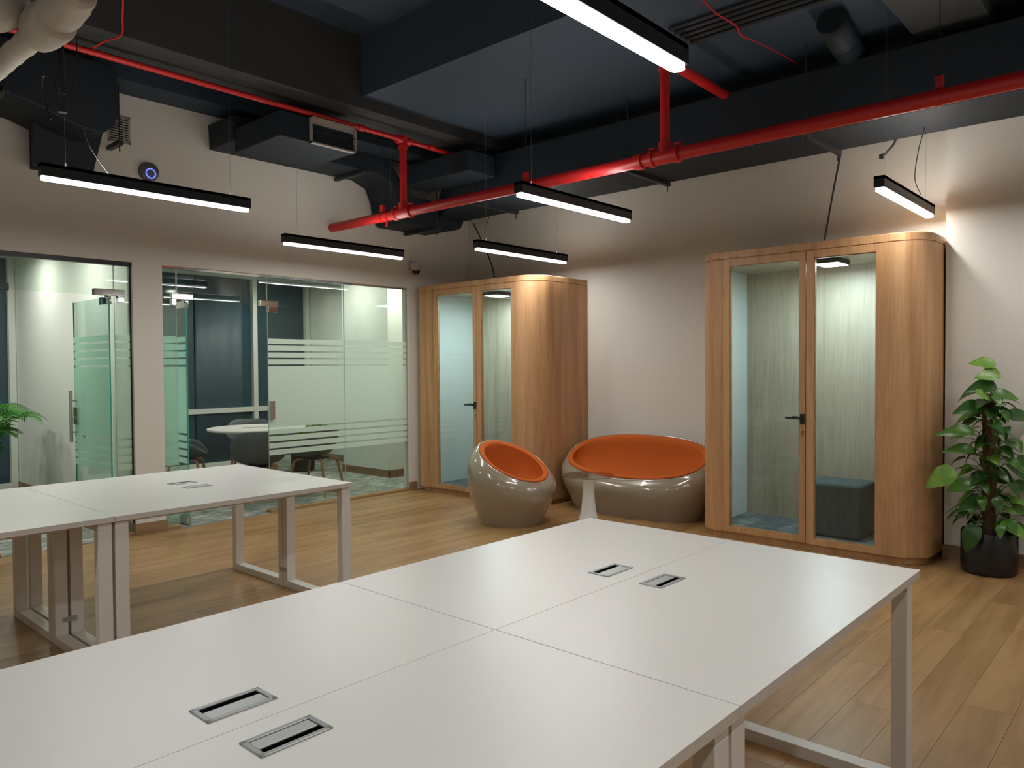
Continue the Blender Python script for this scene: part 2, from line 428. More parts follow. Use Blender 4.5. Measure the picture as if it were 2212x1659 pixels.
at = o.data.attributes.new('tone', 'FLOAT', 'FACE'); at.data.foreach_set('value', tones[:len(o.data.polygons)])

# meeting rooms beyond the glass
m = MB(); m.box((XO, -1.0, -0.12), (XW, YR+0.1, 0.004)); c_ = struct(m.build('floor_meeting', CARPET))
sbox('wall_meeting_back', (XO-0.1, YR, 0), (XW-0.1, YR+0.12, 2.9), PAINT_ROOM)
sbox('wall_partition', (XO, YPART, 0), (XW-0.12, YPART+0.1, 2.9), PAINT_ROOM)
sbox('wall_meeting_front', (XO-0.1, -1.1, 0), (XW-0.1, -1.0, 2.9), PAINT_ROOM)
sbox('wall_column', (-8.82, 6.29, 0), (-7.82, YR, 2.9), PAINT_ROOM)
sbox('ceiling_meeting', (XO-0.1, -1.1, 2.78), (XW-0.12, YR+0.1, 2.9), PAINT_ROOM)
m = MB()
m.box((XO, YR-0.012, 0), (-8.82, YR, 0.10)); m.box((-8.832, 6.278, 0), (-7.808, 6.29, 0.10)); m.box((-7.82, 6.278, 0), (-7.808, YR, 0.10)); m.box((-8.832, 6.29, 0), (-8.82, YR, 0.1))
struct(m.build('baseboard_meeting', BASEB))
m = MB(); m.box((XO, YPART-0.012, 0), (XW-0.13, YPART, 0.10)); struct(m.build('baseboard_partition', BASEB))
m = MB()
m.box((XW-0.13, G1B-0.012, 0), (XW+0.012, G2A+0.012, 0.10)); m.box((XW-0.01, G2B-0.01, 0), (XW+0.012, YB, 0.10))
struct(m.build('baseboard_left', BASEB))
m = MB(); m.box((XP-0.012, YP-0.012, 0), (3.2, YP, 0.10)); m.box((XP-0.012, YP-0.018, 0.088), (3.2, YP, 0.10)); struct(m.build('baseboard_right', BASEB))
m = MB(); m.box((-4.96, YW-0.012, 0), (-3.19, YW, 0.10)); struct(m.build('baseboard_back', BASEB))

# outer windows: panes, mullions, blinds
def outer(name, y0, y1, mull, rail=0.83):
    e = estruct(name, (XO, (y0+y1)/2, 0)); O = e.location
    ys = [y0]+mull+[y1]
    for a, b in zip(ys[:-1], ys[1:]):
        m = MB(); m.box(loc((XO-0.03, a, 0), O), loc((XO-0.02, b, 2.8), O)); m.build('pane', NIGHT, e)
    for y in mull:
        m = MB(); m.box(loc((XO-0.05, y-0.035, 0), O), loc((XO+0.05, y+0.035, 2.8), O)); m.build('mullion', MULL, e)
    m = MB(); m.box(loc((XO-0.05, y0, rail-0.035), O), loc((XO+0.045, y1, rail+0.035), O)); m.build('transom', MULL, e)
    m = MB(); m.box(loc((XO-0.05, y0, 0), O), loc((XO+0.04, y1, 0.08), O)); m.build('bottom_rail', MULL, e)
    return e
w3 = outer('window_3', YPART+0.1, YR, [3.3, 5.96, 6.87])
w4 = outer('window_4', -1.0, YPART, [1.5, 2.79])
m = MB()  # dark blind panels hanging in front of the night window
n = 24
for (a, b) in ((5.05, 5.78),):
    V = []; F = []
    for i in range(n+1):
        y = a+(b-a)*i/n; xx = XO-0.008+0.003*math.sin(i*0.9)
        V += [(xx, y, 0.02), (xx, y, 2.76)]
    F = [(2*i, 2*i+2, 2*i+3, 2*i+1) for i in range(n)]
    m.add(V, F, 0, True)
bl = m.build('window_blind', BLIND)
md = bl.modifiers.new('s', 'SOLIDIFY'); md.thickness = 0.004
tag(bl, 'dark blue hanging blind panel at the meeting room window', 'blind')

# meeting-room downlights
def downlight(x, y, label, g='recessed downlights in the meeting rooms'):
    t = thing('downlight', label, 'ceiling light', (x, y, 2.75), 0, g)
    m = MB(); m.lathe([(0.085, 0.03), (0.105, 0.02), (0.105, 0.008), (0.088, 0.0), (0.085, 0.012)]); m.build('trim_ring', SWHITE, t)
    m = MB(); m.lathe([(0.0, 0.010), (0.04, 0.010), (0.086, 0.012)], n=24); m.build('diffuser', E_ROOM, t)
for x, y, l in ((-8.35, 5.75, 'round recessed downlight in front of the white meeting room column'), (-9.7, 5.9, 'round recessed downlight near the meeting room window, far corner'),
                (-8.2, 4.0, 'round recessed downlight above the round meeting table'), (-7.5, 6.3, 'round recessed downlight beside the glass, by the column'),
                (-9.4, 2.35, 'round recessed downlight washing the white partition wall, near the palm'), (-8.1, 1.2, 'round recessed downlight in the left meeting room, nearest the glass'), (-9.6, 1.2, 'added unseen downlight near the window, to brighten the left meeting room'), (-8.0, 2.3, 'added unseen downlight above the open glass door, to brighten the left meeting room')):  # last two are added to brighten the left room
    downlight(x, y, l)

# ------------------------------------------------------------------ glazing
FZ0, FZ1 = 0.573, 1.74
def film_bands():
    out = []; z = FZ1
    for i in range(4):
        out.append((z-0.051, z)); z -= 0.069
    zt = z; z = FZ0
    low = []
    for i in range(4):
        low.append((z, z+0.051)); z += 0.069
    out.append((z, zt)); out += low[::-1]
    return out
def film_part(parent, a, b, mat, off):
    """frosted strips lying on a pane whose plan goes from a to b (2D), offset by off"""
    m = MB()
    for z0, z1 in film_bands():
        m.box((min(a[0], b[0])+off[0], min(a[1], b[1])+off[1], z0), (max(a[0], b[0])+off[0]+(0.0008 if off[0] else 0), max(a[1], b[1])+off[1]+(0.0008 if off[1] else 0), z1))
    o = m.build('frosted_film', mat, parent); return o
GX = XW-0.05
def pane(parent, y0, y1, z0, z1, mat=None, name='pane'):
    m = MB(); m.box((GX-0.006, y0+0.002, z0), (GX+0.006, y1-0.002, z1)); 
    for s_ in (y0+0.002, y1-0.002):
        m.box((GX-0.005, s_-0.0008, z0), (GX+0.005, s_+0.0008, z1), 1)
    return m.build(name, [mat or GREEN_G, EDGE_P], parent)
def patch(parent, y0, y1, z, drop_y0, drop_y1, mat=CHROME):
    m = MB(); m.box((GX-0.022, y0, z), (GX+0.022, y1, z+0.055)); m.box((GX-0.022, drop_y0, z-0.055), (GX+0.022, drop_y1, z+0.002))
    return m.build('patch_fitting', mat, parent, bevel=0.004)
# opening 2
g = estruct('window_2')
for a, b in ((4.015, 4.93), (4.93, 5.80)):
    pane(g, a, b, 0.03, 2.35); film_part(g, (GX, a+0.002), (GX, b-0.002), FILM, (0.0065, 0))
pane(g, 2.975, 3.11, 0.03, 2.35); film_part(g, (GX, 2.98), (GX, 3.108), FILM_D, (0.0065, 0))
pane(g, 3.115, 4.012, 2.075, 2.35)
m = MB(); m.box((GX-0.02, 2.965, 2.345), (GX+0.02, 5.81, 2.367)); m.build('head_channel', CHROME, g)
m = MB(); m.box((GX-0.012, 2.965, 0.0), (GX+0.012, 2.977, 2.35)); m.box((GX-0.012, 5.798, 0.0), (GX+0.012, 5.81, 2.35)); m.build('side_channel', STEEL, g)
m = MB(); m.box((GX-0.035, 4.0, 0.0), (GX+0.05, 5.81, 0.03)); m.build('sill', SILL, g, bevel=0.003)
m = MB(); m.box((GX-0.035, 2.965, 0.0), (GX+0.05, 3.11, 0.03)); m.build('sill', SILL, g, bevel=0.003)
patch(g, 3.06, 3.26, 2.075, 3.06, 3.105); patch(g, 3.93, 4.13, 2.06, 4.02, 4.12)
m = MB(); m.box((GX-0.03, 4.025, 0.94), (GX+0.03, 4.075, 1.12)); m.build('strike_box', STEEL, g, bevel=0.003)
# opening 1
g = estruct('window_1')
pane(g, 2.575, 2.70, 0.03, 2.35); film_part(g, (GX, 2.577), (GX, 2.698), FILM, (0.0065, 0))
pane(g, 1.70, 2.573, 2.075, 2.35); pane(g, 0.2, 1.70, 0.03, 2.35); film_part(g, (GX, 0.2), (GX, 1.69), FILM, (0.0065, 0))
m = MB(); m.box((GX-0.02, 0.2, 2.33), (GX+0.03, 2.71, 2.367)); m.build('head_channel', DARK, g)
m = MB(); m.box((GX-0.014, 2.698, 0.0), (GX+0.014, 2.71, 2.35)); m.build('side_channel', DARK, g)
m = MB(); m.box((GX-0.035, 2.575, 0.0), (GX+0.05, 2.71, 0.03)); m.build('sill', SILL, g, bevel=0.003)
m = MB(); m.box((GX-0.035, 0.2, 0.0), (GX+0.05, 1.7, 0.03)); m.build('sill', SILL, g, bevel=0.003)
patch(g, 2.41, 2.66, 2.07, 2.60, 2.655, CHROME); patch(g, 1.55, 1.80, 2.065, 1.55, 1.60, BLACKP)
# rounded bright edge rods of the glass (silicone beads at the transom joints)
def leafdoor(name, yh, label_handle):
    e = estruct(name, (GX, yh, 0))
    L = 0.84; y = 0
    m = MB(); m.box((-L, -0.006, 0.012), (0, 0.006, 2.06)); m.box((-0.002, -0.0055, 0.012), (0.002, 0.0055, 2.06), 1); m.box((-L-0.001, -0.0055, 0.012), (-L+0.001, 0.0055, 2.06), 1)
    m.build('pane', [GREEN_D, EDGE_G], e)
    m = MB()
    for z0, z1 in film_bands(): m.box((-L+0.002, -0.0075, z0), (-0.002, -0.0066, z1))
    m.build('frosted_film', FILM_D, e)
    m = MB(); m.box((-0.16, -0.022, 0.01), (0.0, 0.022, 0.085)); m.build('floor_hinge', STEEL, e, bevel=0.003)
    m = MB(); m.box((-0.16, -0.022, 2.0), (0.0, 0.022, 2.065)); m.tube([(-0.06, 0, 2.06), (-0.06, 0, 2.085)], 0.014); m.build('top_hinge', CHROME, e, bevel=0.003)
    m = MB()
    for sy in (-1, 1):
        m.tube([(-L+0.05, sy*0.055, 0.78), (-L+0.05, sy*0.055, 1.25)], 0.015, 12)
        for z in (0.87, 1.16): m.tube([(-L+0.05, 0, z), (-L+0.05, sy*0.055, z)], 0.008, 8)
    h = m.build('handle', STEEL, e)
    m = MB(); m.box((-L, -0.02, 0.94), (-L+0.10, 0.02, 1.10)); lk = m.build('lock', STEEL, e, bevel=0.004)
    m = MB(); m.tube([(-L+0.045, -0.02, 1.0), (-L+0.045, -0.055, 1.0)], 0.010); m.tube([(-L+0.04, -0.045, 1.0), (-L+0.03, -0.05, 0.95)], 0.006); m.build('key', CHROME, lk)
    return e
leafdoor('door_1', 2.535, ''); leafdoor('door_2', 3.20, '')

# ------------------------------------------------------------------ ceiling services
# thick red main
def smooth_path(P, n=8):
    P = [Vector(p) for p in P]; out = []
    for i in range(len(P)-1):
        p0 = P[max(i-1, 0)]; p1 = P[i]; p2 = P[i+1]; p3 = P[min(i+2, len(P)-1)]
        for k in range(n):
            t = k/n
            out.append(0.5*((2*p1)+(-p0+p2)*t+(2*p0-5*p1+4*p2-p3)*t*t+(-p0+3*p1-3*p2+p3)*t**3))
    out.append(P[-1]); return out
t = thing('sprinkler_main', 'thick red sprinkler main crossing the whole ceiling towards the glazed wall', 'pipe', (-3, 4.76, 2.92))
O = t.location
m = MB(); m.tube([loc((XW, 4.76, 2.925), O), loc((3.2, 4.76, 2.925), O)], 0.046, 20); m.build('pipe', REDM, t)
for x in (-5.66, -2.81):
    m = MB(); m.tube([loc((x, 4.76, 2.93), O), loc((x, 4.76, 3.61), O)], 0.034, 16); m.build('riser', REDM, t)
    m = MB()
    m.tube([loc((x-0.09, 4.76, 2.925), O), loc((x+0.09, 4.76, 2.925), O)], 0.053, 16)
    for s_ in (-0.1, 0.1): m.tube([loc((x+s_-0.018, 4.76, 2.925), O), loc((x+s_+0.018, 4.76, 2.925), O)], 0.061, 16)
    m.tube([loc((x, 4.76, 2.93), O), loc((x, 4.76, 3.02), O)], 0.046, 16)
    m.box(loc((x-0.122, 4.742, 2.985), O), loc((x-0.078, 4.778, 3.0), O)); m.box(loc((x+0.078, 4.742, 2.985), O), loc((x+0.122, 4.778, 3.0), O))
    m.build('tee_coupling', REDM, t)
    m = MB(); m.tube([loc((x, 4.76, 3.53), O), loc((x, 4.76, 3.65), O)], 0.043, 16); m.tube([loc((x, 4.68, 3.61), O), loc((x, 4.84, 3.61), O)], 0.04, 16); m.build('tee_coupling', REDM, t)
for x in (-3.02,):
    m = MB(); m.tube([loc((x-0.03, 4.76, 2.925), O), loc((x+0.03, 4.76, 2.925), O)], 0.058, 16); m.build('clamp', REDM, t)
for x in (-5.98, -4.11, -1.075):
    m = MB(); m.tube([loc((x-0.012, 4.76, 2.925), O), loc((x+0.012, 4.76, 2.925), O)], 0.051, 16)
    m.box(loc((x-0.02, 4.745, 2.965), O), loc((x+0.02, 4.775, 3.04), O)); m.tube([loc((x, 4.76, 3.03), O), loc((x, 4.76, 3.8), O)], 0.003, 6, 1); m.build('hanger_clamp', [REDM, BLACKP], t)
m = MB(); m.tube([loc((-5.90, 4.76, 2.925), O), loc((-5.88, 4.76, 2.925), O)], 0.053, 14); m.box(loc((-5.905, 4.74, 2.82), O), loc((-5.89, 4.755, 2.9), O)); m.build('hanger_clamp', REDM, t)
# branches
m = MB(); m.tube([(-5.62, -4, 3.615), (-5.63, 4.0, 3.61), (-5.66, YW-1.15, 3.61)], 0.022, 12)
for y in (4.25, 5.1): m.tube([(-5.635, y-0.03, 3.61), (-5.635, y+0.03, 3.61)], 0.030, 12)
tag(m.build('branch_pipe', REDM), 'thin red branch pipe running under the long ceiling beam at left', 'pipe')
m = MB(); m.tube([(-2.82, 4.85, 3.61), (-2.84, 6.25, 3.61)], 0.036, 14); m.tube([(-2.84, 6.2, 3.61), (-2.84, 6.26, 3.61)], 0.042, 14)
tag(m.build('branch_pipe', REDM), 'short red branch pipe beyond the long pendant light at top centre', 'pipe')
# red flexible cables
m = MB(); m.tube(smooth_path([(-4.6, 1.8, 3.72), (-4.85, 1.90, 3.68), (-5.12, 2.0, 3.68), (-5.364, 2.087, 3.68), (-5.5, 2.035, 3.66), (-5.6, 1.99, 3.63)]), 0.006, 6)
tag(m.build('alarm_cable', REDM), 'thin red cable curling down to the left branch pipe', 'cable')
m = MB(); m.tube(smooth_path([(-2.31, 4.26, 3.74), (-2.35, 4.61, 3.74), (-2.34, 4.89, 3.74), (-2.38, 5.05, 3.74), (-2.36, 5.17, 3.74)]), 0.006, 6)
m.tube(smooth_path([(-2.36, 5.17, 3.74), (-2.33, 5.35, 3.74), (-2.3, 5.66, 3.74), (-2.3, 5.99, 3.74), (-2.41, 6.3, 3.72)]), 0.004, 6)
tag(m.build('alarm_cable', REDM), 'thin red cable snaking over the black ceiling right of centre', 'cable')

def duct_prism(name, poly, axis, a, b, label, mat=DUCTM, bevel=0.01):
    m = MB(); m.prism(poly, axis, a, b); o = m.build(name, mat, bevel=bevel)
    return tag(o, label, 'duct')
# left duct with elbow and drop
t = thing('air_duct', 'black air duct with downward elbow high on the wall, far left', 'duct', (-6.55, 2.0, 3.4)); O = t.location
m = MB()
poly = [(-1.0, 3.785), (2.34, 3.785), (2.385, 3.72), (2.395, 3.42), (2.36, 3.32), (2.28, 3.25)]+[(2.2, 3.245), (2.1, 3.26), (1.95, 3.31), (1.8, 3.36), (1.6, 3.395), (1.3, 3.41), (-1.0, 3.42)]
m.prism([(y-O.y, z-O.z) for y, z in poly], 0, -6.80-O.x, -6.22-O.x); m.build('duct_run', DUCTM, t, bevel=0.012)
m = MB()
a = [(-6.81, 1.955), (-6.58, 1.90), (-6.58, 2.42), (-6.81, 2.46)]; b_ = [(-6.81, 1.955), (-6.62, 1.91), (-6.62, 2.34), (-6.81, 2.38)]
m.add([loc((*p, 3.42), O) for p in a]+[loc((*p, 3.03), O) for p in b_], [(0,1,5,4),(1,2,6,5),(2,3,7,6),(3,0,4,7),(4,5,6,7)]); m.build('duct_drop', DUCTM, t, bevel=0.006)
m = MB(); m.box(loc((-6.828, 1.95, 3.02), O), loc((-6.79, 2.39, 3.36), O)); m.build('wall_collar', DUCTM, t)
# second duct along the wall, S bend and continuation
t = thing('air_duct', 'black air duct along the wall dropping in an S bend behind the red main', 'duct', (-6.5, 4.4, 3.4)); O = t.location
def S(y0, y1, z0, z1, n=10):
    return [(y0+(y1-y0)*i/n, z0+(z1-z0)*(0.5-0.5*math.cos(PI*i/n))) for i in range(n+1)]
top = [(3.40, 3.69)]+S(5.0, 5.55, 3.70, 3.30)+[(6.10, 3.29), (6.24, 3.22)]
bot = [(6.25, 3.12), (6.2, 3.04), (6.05, 3.0), (5.35, 3.0), (5.28, 3.06), (5.25, 3.25), (5.18, 3.40), (5.0, 3.465), (3.41, 3.465)]
m = MB(); m.prism([(y-O.y, z-O.z) for y, z in top+bot], 0, -6.81-O.x, -6.36-O.x); m.build('duct_run', DUCTM, t, bevel=0.008)
m = MB(); m.box(loc((-6.36, 3.42, 3.36), O), loc((-5.62, 4.17, 3.57), O)); m.build('branch_box', DUCTM, t, bevel=0.006)
# outlet grille on the box mouth (faces the room)
gr = MB()
x0 = -5.60; ya, yb, za, zb = 3.70, 4.165, 3.355, 3.58
for q in (((ya, za), (ya+0.012, zb)), ((yb-0.012, za), (yb, zb)), ((ya, za), (yb, za+0.012)), ((ya, zb-0.012), (yb, zb))):
    gr.box(loc((x0-0.03, q[0][0], q[0][1]), O), loc((x0+0.012, q[1][0], q[1][1]), O))
go = gr.build('outlet_frame', GREYV, t)
for k, z in enumerate((3.415, 3.475)):
    m = MB(); m.box(loc((x0-0.05, ya+0.012, z), O), loc((x0, yb-0.012, z+0.006), O)); m.build('blade', BLACKP, go)
m = MB(); m.box(loc((x0-0.02, ya+0.012, 3.525), O), loc((x0-0.012, yb-0.012, 3.568), O)); m.build('damper_strip', GREYV, go)
m = MB(); m.box(loc((x0-0.03, ya+0.012, za+0.012), O), loc((x0-0.026, yb-0.012, 3.525), O)); m.build('dark_opening', DARK, go)
# wide duct along the back wall
t = thing('air_duct', 'long black duct running just above the back wall behind the red main', 'duct', (-1.5, 6.0, 3.16)); O = t.location
m = MB(); m.box(loc((-6.05, 5.72, 3.16), O), loc((3.19, 6.335, 3.62), O)); m.build('duct_run', DUCTM, t, bevel=0.01)
m = MB()
m.add([loc(p, O) for p in ((-6.05, 5.72, 3.16), (-6.05, 6.335, 3.16), (-6.05, 6.335, 3.62), (-6.05, 5.72, 3.62), (-6.36, 5.85, 3.12), (-6.36, 6.2, 3.12), (-6.36, 6.2, 3.30), (-6.36, 5.85, 3.30))],
      [(0,1,5,4),(1,2,6,5),(2,3,7,6),(3,0,4,7),(4,5,6,7),(3,2,1,0)]); m.build('duct_reducer', DUCTM, t)
for x in (-5.6, -3.7, -2.15, -0.6):
    m = MB(); m.box(loc((x-0.02, 5.60, 3.125), O), loc((x+0.02, 6.335, 3.16), O))
    m.tube([loc((x, 5.64, 3.09), O), loc((x, 5.64, 3.8), O)], 0.005, 6); m.tube([loc((x, 6.31, 3.07), O), loc((x, 6.31, 3.16), O)], 0.005, 6)
    m.build('support_channel', BLACKP, t)
# upper duct between beams (bulk seen above the red main)
t = thing('air_duct', 'broad black duct hung high between the beam and back wall, behind the S bend', 'duct', (-5.9, 5.6, 3.55)); O = t.location
m = MB(); m.box(loc((-6.30, 4.45, 3.62), O), loc((-6.0, 5.28, 3.78), O)); m.box(loc((-6.3, 5.28, 3.36), O), loc((-5.3, 5.66, 3.57), O)); m.build('duct_run', DUCTM, t, bevel=0.008)
# trapeze channels under the wall ducts
def channel(a, b, label, rods=()):
    m = MB(); m.box((min(a[0], b[0]), min(a[1], b[1])-0.02, a[2]-0.035), (max(a[0], b[0]), max(a[1], b[1])+0.02, a[2]))
    for r_ in rods: m.tube([(r_[0], r_[1], a[2]-0.09), (r_[0], r_[1], 3.78)], 0.005, 6)
    tag(m.build('support_channel', BLACKP), label, 'bracket')
channel((-6.80, 1.60, 3.385), (-6.05, 1.60, 3.385), 'black metal channel under the left duct, end of it showing over the wall', [(-6.08, 1.60)])
channel((-6.80, 2.53, 3.315), (-6.56, 2.53, 3.315), 'short black bracket beside the wall grille and duct elbow', [(-6.58, 2.53)])
channel((-6.81, 4.80, 3.455), (-6.25, 4.80, 3.455), 'black metal channel under the wall duct, left of the S bend', [(-6.27, 4.80)])
channel((-6.81, 5.75, 2.995), (-6.25, 5.75, 2.995), 'black metal channel under the low end of the S-bend duct', [(-6.27, 5.75)])
# conduits on the slab
g_ = 'black conduits clipped to the ceiling slab'
for k in range(5):
    m = MB(); y = 4.72+k*0.075
    m.tube([(-2.75, y, 3.782), (3.1, y, 3.782)], 0.014, 8)
    tag(m.build('conduit', BLACKP), ['black ceiling conduit of a bundle of five, the one nearest the viewer', 'black ceiling conduit of a bundle of five, second nearest the viewer', 'black ceiling conduit in the middle of a bundle of five', 'black ceiling conduit of a bundle of five, second nearest the back wall', 'black ceiling conduit of a bundle of five, the one nearest the back wall'][k], 'conduit', g_)
# flexible ribbed duct
m = MB(); P = smooth_path([(-1.95, 6.1, 3.72), (-1.9, 5.9, 3.70), (-1.86, 5.6, 3.69), (-1.83, 5.35, 3.70), (-1.82, 5.2, 3.72)], 12)
m.tube(P, [0.09+0.008*(i % 2) for i in range(len(P))], 16); tag(m.build('flexible_duct', DUCTM), 'ribbed black flexible duct above the red main at right', 'duct')
# insulated white pipes, top left
m = MB()
P = smooth_path([(-6.4, 1.33, 3.2), (-5.2, 1.33, 3.2), (-4.8, 1.33, 3.2), (-4.5, 1.34, 3.20)], 5)
m.tube(P, [0.058]*12+[0.060, 0.064, 0.07, 0.08], 20)
m.tube(smooth_path([(-4.53, 1.34, 3.20), (-4.38, 1.34, 3.20), (-4.27, 1.35, 3.21)], 5), [0.084, 0.094, 0.102, 0.107, 0.110, 0.112, 0.113, 0.114, 0.112, 0.108, 0.100], 20)
m.tube(smooth_path([(-4.36, 1.345, 3.23), (-4.18, 1.37, 3.25), (-4.0, 1.38, 3.27)], 5), [0.09, 0.098, 0.102, 0.104, 0.102, 0.098, 0.094, 0.090, 0.086, 0.084, 0.08], 20)
m.tube([(-4.15, 1.37, 3.26), (-3.2, 1.38, 3.30)], 0.074, 20)
o = m.build('insulated_pipe', INS); tag(o, 'off-white insulated pipe with lumpy elbow joint, top left', 'pipe')
tx = bpy.data.textures.new('lumps', 'CLOUDS'); tx.noise_scale = 0.09
sd = o.modifiers.new('s', 'SUBSURF'); sd.levels = 1; sd.render_levels = 1
md = o.modifiers.new('d', 'DISPLACE'); md.texture = tx; md.strength = 0.02
m = MB(); m.tube([(-5.8, 1.08, 3.36), (-4.80, 1.17, 3.345), (-4.74, 1.17, 3.342), (-4.66, 1.18, 3.34), (-4.58, 1.19, 3.34), (-4.52, 1.19, 3.34), (-4.49, 1.19, 3.34), (-4.475, 1.19, 3.34)], [0.10, 0.11, 0.125, 0.135, 0.135, 0.12, 0.085, 0.03], 20)
o = m.build('insulated_pipe', INS); tag(o, 'rounded end of a second off-white insulated pipe in the top left corner', 'pipe')
md = o.modifiers.new('d', 'DISPLACE'); md.texture = tx; md.strength = 0.02
# drain pipe and valve hanging behind lamp
m = MB(); m.tube([(-5.05, 1.62, 3.12), (-5.05, 1.62, 3.9)], 0.016, 10, 0); m.tube([(-5.05, 1.62, 2.98), (-5.05, 1.62, 3.12)], 0.026, 10, 0); m.box((-5.10, 1.61, 3.08), (-5.0, 1.63, 3.10), 0)
m.tube(smooth_path([(-5.13, 1.58, 2.95), (-5.16, 1.55, 3.1), (-5.13, 1.55, 3.2), (-5.07, 1.58, 3.15), (-5.05, 1.6, 3.0)]), 0.006, 6, 0)
tag(m.build('drain_pipe', BLACKP), 'thin black pipe with valve and looped hose under the insulated pipe elbow', 'pipe')

# wall grille
t = thing('wall_grille', 'small slatted air grille high on the wall beside the duct elbow', 'vent', (XW+0.006, 2.62, 3.38)); O = t.location
m = MB()
for a, b in (((2.535, 3.37), (2.545, 3.60)), ((2.695, 3.37), (2.712, 3.60)), ((2.535, 3.37), (2.712, 3.382)), ((2.535, 3.588), (2.712, 3.60)), ((2.655, 3.37), (2.662, 3.6))):
    m.box(loc((XW, a[0], a[1]), O), loc((XW+0.012, b[0], b[1]), O))
m.build('frame', GREYV, t)
m = MB(); m.box(loc((XW+0.0005, 2.545, 3.38), O), loc((XW+0.002, 2.70, 3.59), O)); m.build('backing', DARK, t)
for k in range(10):
    m = MB(); z = 3.388+k*0.0205; m.box(loc((XW+0.002, 2.545, z), O), loc((XW+0.010, 2.695, z+0.009), O)); m.build('slat', GREYV, t)
# ring device
t = thing('wall_beacon', 'round grey wall device with a glowing blue ring above the left pendant', 'device', (XW, 2.862, 3.165))
m = MB(); prof = [(0.0, 0.05), (0.05, 0.048), (0.078, 0.035), (0.088, 0.0)]
m.lathe(prof, n=32); bo = m.build('casing', DEVICE, t); bo.data.transform(Matrix.Rotation(PI/2, 4, 'Y'))
m = MB(); n = 32; P = [(0.05+0.002, 0.0+0.04*math.cos(2*PI*k/n), -0.02+0.04*math.sin(2*PI*k/n)) for k in range(n+1)]
m.tube(P, 0.0045, 6, cap=False); m.build('light_ring', E_RING, t)
# security camera
t = thing('dome_camera', 'white wall-mounted security dome camera left of the far booth', 'camera', (XW, 5.84, 2.62))
m = MB(); m.lathe([(0.0, 0.016), (0.055, 0.014), (0.062, 0.0)], n=28); bo = m.build('wall_plate', SWHITE, t); bo.data.transform(Matrix.Rotation(PI/2, 4, 'Y'))
m = MB(); m.lathe([(0.0, 0.035), (0.055, 0.03), (0.062, 0.0), (0.060, -0.045), (0.066, -0.052), (0.066, -0.058), (0.0, -0.058)], (0.085, 0.01, 0), 28); m.box((0.0, -0.03, -0.02), (0.06, 0.05, 0.028)); m.build('housing', SWHITE, t)
m = MB(); m.lathe([(0.048*math.cos(a), -0.055-0.05*math.sin(a)) for a in [i*PI/16 for i in range(9)]], (0.085, 0.01, 0), 28); m.build('dome', simple('camera_dome', (0.01, 0.01, 0.01), 0.08), t)

# ------------------------------------------------------------------ pendants
def pendant(x, y0, y1, z, label, wires=True, cord=None, W=0.066):
    L = y1-y0
    t = thing('linear_pendant_light', label, 'pendant light', (x, (y0+y1)/2, z), 0, 'black linear pendant lights')
    hl = L/2
    m = MB()
    m.box((-W/2, -hl, 0.0), (-W/2+0.003, hl, 0.075)); m.box((W/2-0.003, -hl, 0.0), (W/2, hl, 0.075)); m.box((-W/2, -hl, 0.055), (W/2, hl, 0.075))
    m.box((-W/2, -hl, 0.0), (W/2, -hl+0.003, 0.075)); m.box((-W/2, hl-0.003, 0.0), (W/2, hl, 0.075))
    m.build('housing', HOUS, t)
    m = MB()
    q = []
    ww = W/2-0.004; hh = hl-0.004; rr = 0.024
    for cx, cy, a0 in ((ww-rr, hh-rr, 0), (-ww+rr, hh-rr, 90), (-ww+rr, -hh+rr, 180), (ww-rr, -hh+rr, 270)):
        q += arc(cx, cy, rr, a0, a0+90, 5)
    m.prism(q, 2, -0.020, 0.01); dz = m.build('diffuser', [E_SIDE, E_LAMP], t)  # protruding glowing rim imitates bloom; only the underside is the lamp
    for p_ in dz.data.polygons:
        if p_.normal.z < -0.9: p_.material_index = 1
    m = MB(); m.box((-W/2+0.012, -hl+0.02, 0.0755), (W/2-0.012, hl-0.02, 0.077)); m.build('added_top_glow', E_UP, t)  # unseen glowing strip added to light the walls above the pendants
    if wires:
        for s_ in (-1, 1):
            m = MB(); yy = s_*(hl-0.14); wy = (y0+y1)/2+yy; zt = 3.80 if wy > 4.1 and not 5.70 < wy < 6.35 and not (-5.87 < x < -5.42 or -1.47 < x < -1.02) else 3.16 if (x > -6.05 and 5.70 < wy < 6.35) else 3.70 if (-5.87 < x < -5.42 or -1.47 < x < -1.02) else 4.29; m.tube([(0, yy, 0.075), (0, yy, 0.10)], 0.005, 6); m.tube([(0, yy, 0.1), (0, yy, zt-z)], 0.0012, 5)
            m.build('suspension_wire', STEEL, t)
    if cord:
        m = MB(); m.tube(smooth_path([loc(p, t.location) for p in cord]), 0.0035, 6); m.build('power_cord', BLACKP, t)
    return t
pendant(-1.49, 1.30, 2.645, 2.60, 'large bright linear pendant at top centre, the one nearest the viewer')
pendant(-5.125, 1.515, 2.857, 2.60, 'linear pendant hung in front of the left black duct, long one at left', cord=[(-5.12, 1.72, 3.7), (-5.12, 1.73, 3.4), (-5.12, 1.74, 3.15), (-5.12, 1.75, 2.98), (-5.12, 1.78, 2.86), (-5.12, 1.83, 2.77), (-5.12, 1.90, 2.68)])
pendant(-3.36, 3.807, 5.131, 2.60, 'linear pendant just below the red main, in the middle of the room')
pendant(-5.95, 3.64, 4.98, 2.548, 'linear pendant in front of the glazed wall, left of the dome camera', W=0.062)
pendant(-4.96, 5.03, 6.37, 2.545, 'linear pendant hanging in front of the far booth', cord=[(-5.0, 5.15, 2.62), (-5.02, 5.3, 2.95), (-5.1, 5.4, 3.15), (-5.15, 5.6, 3.2)])
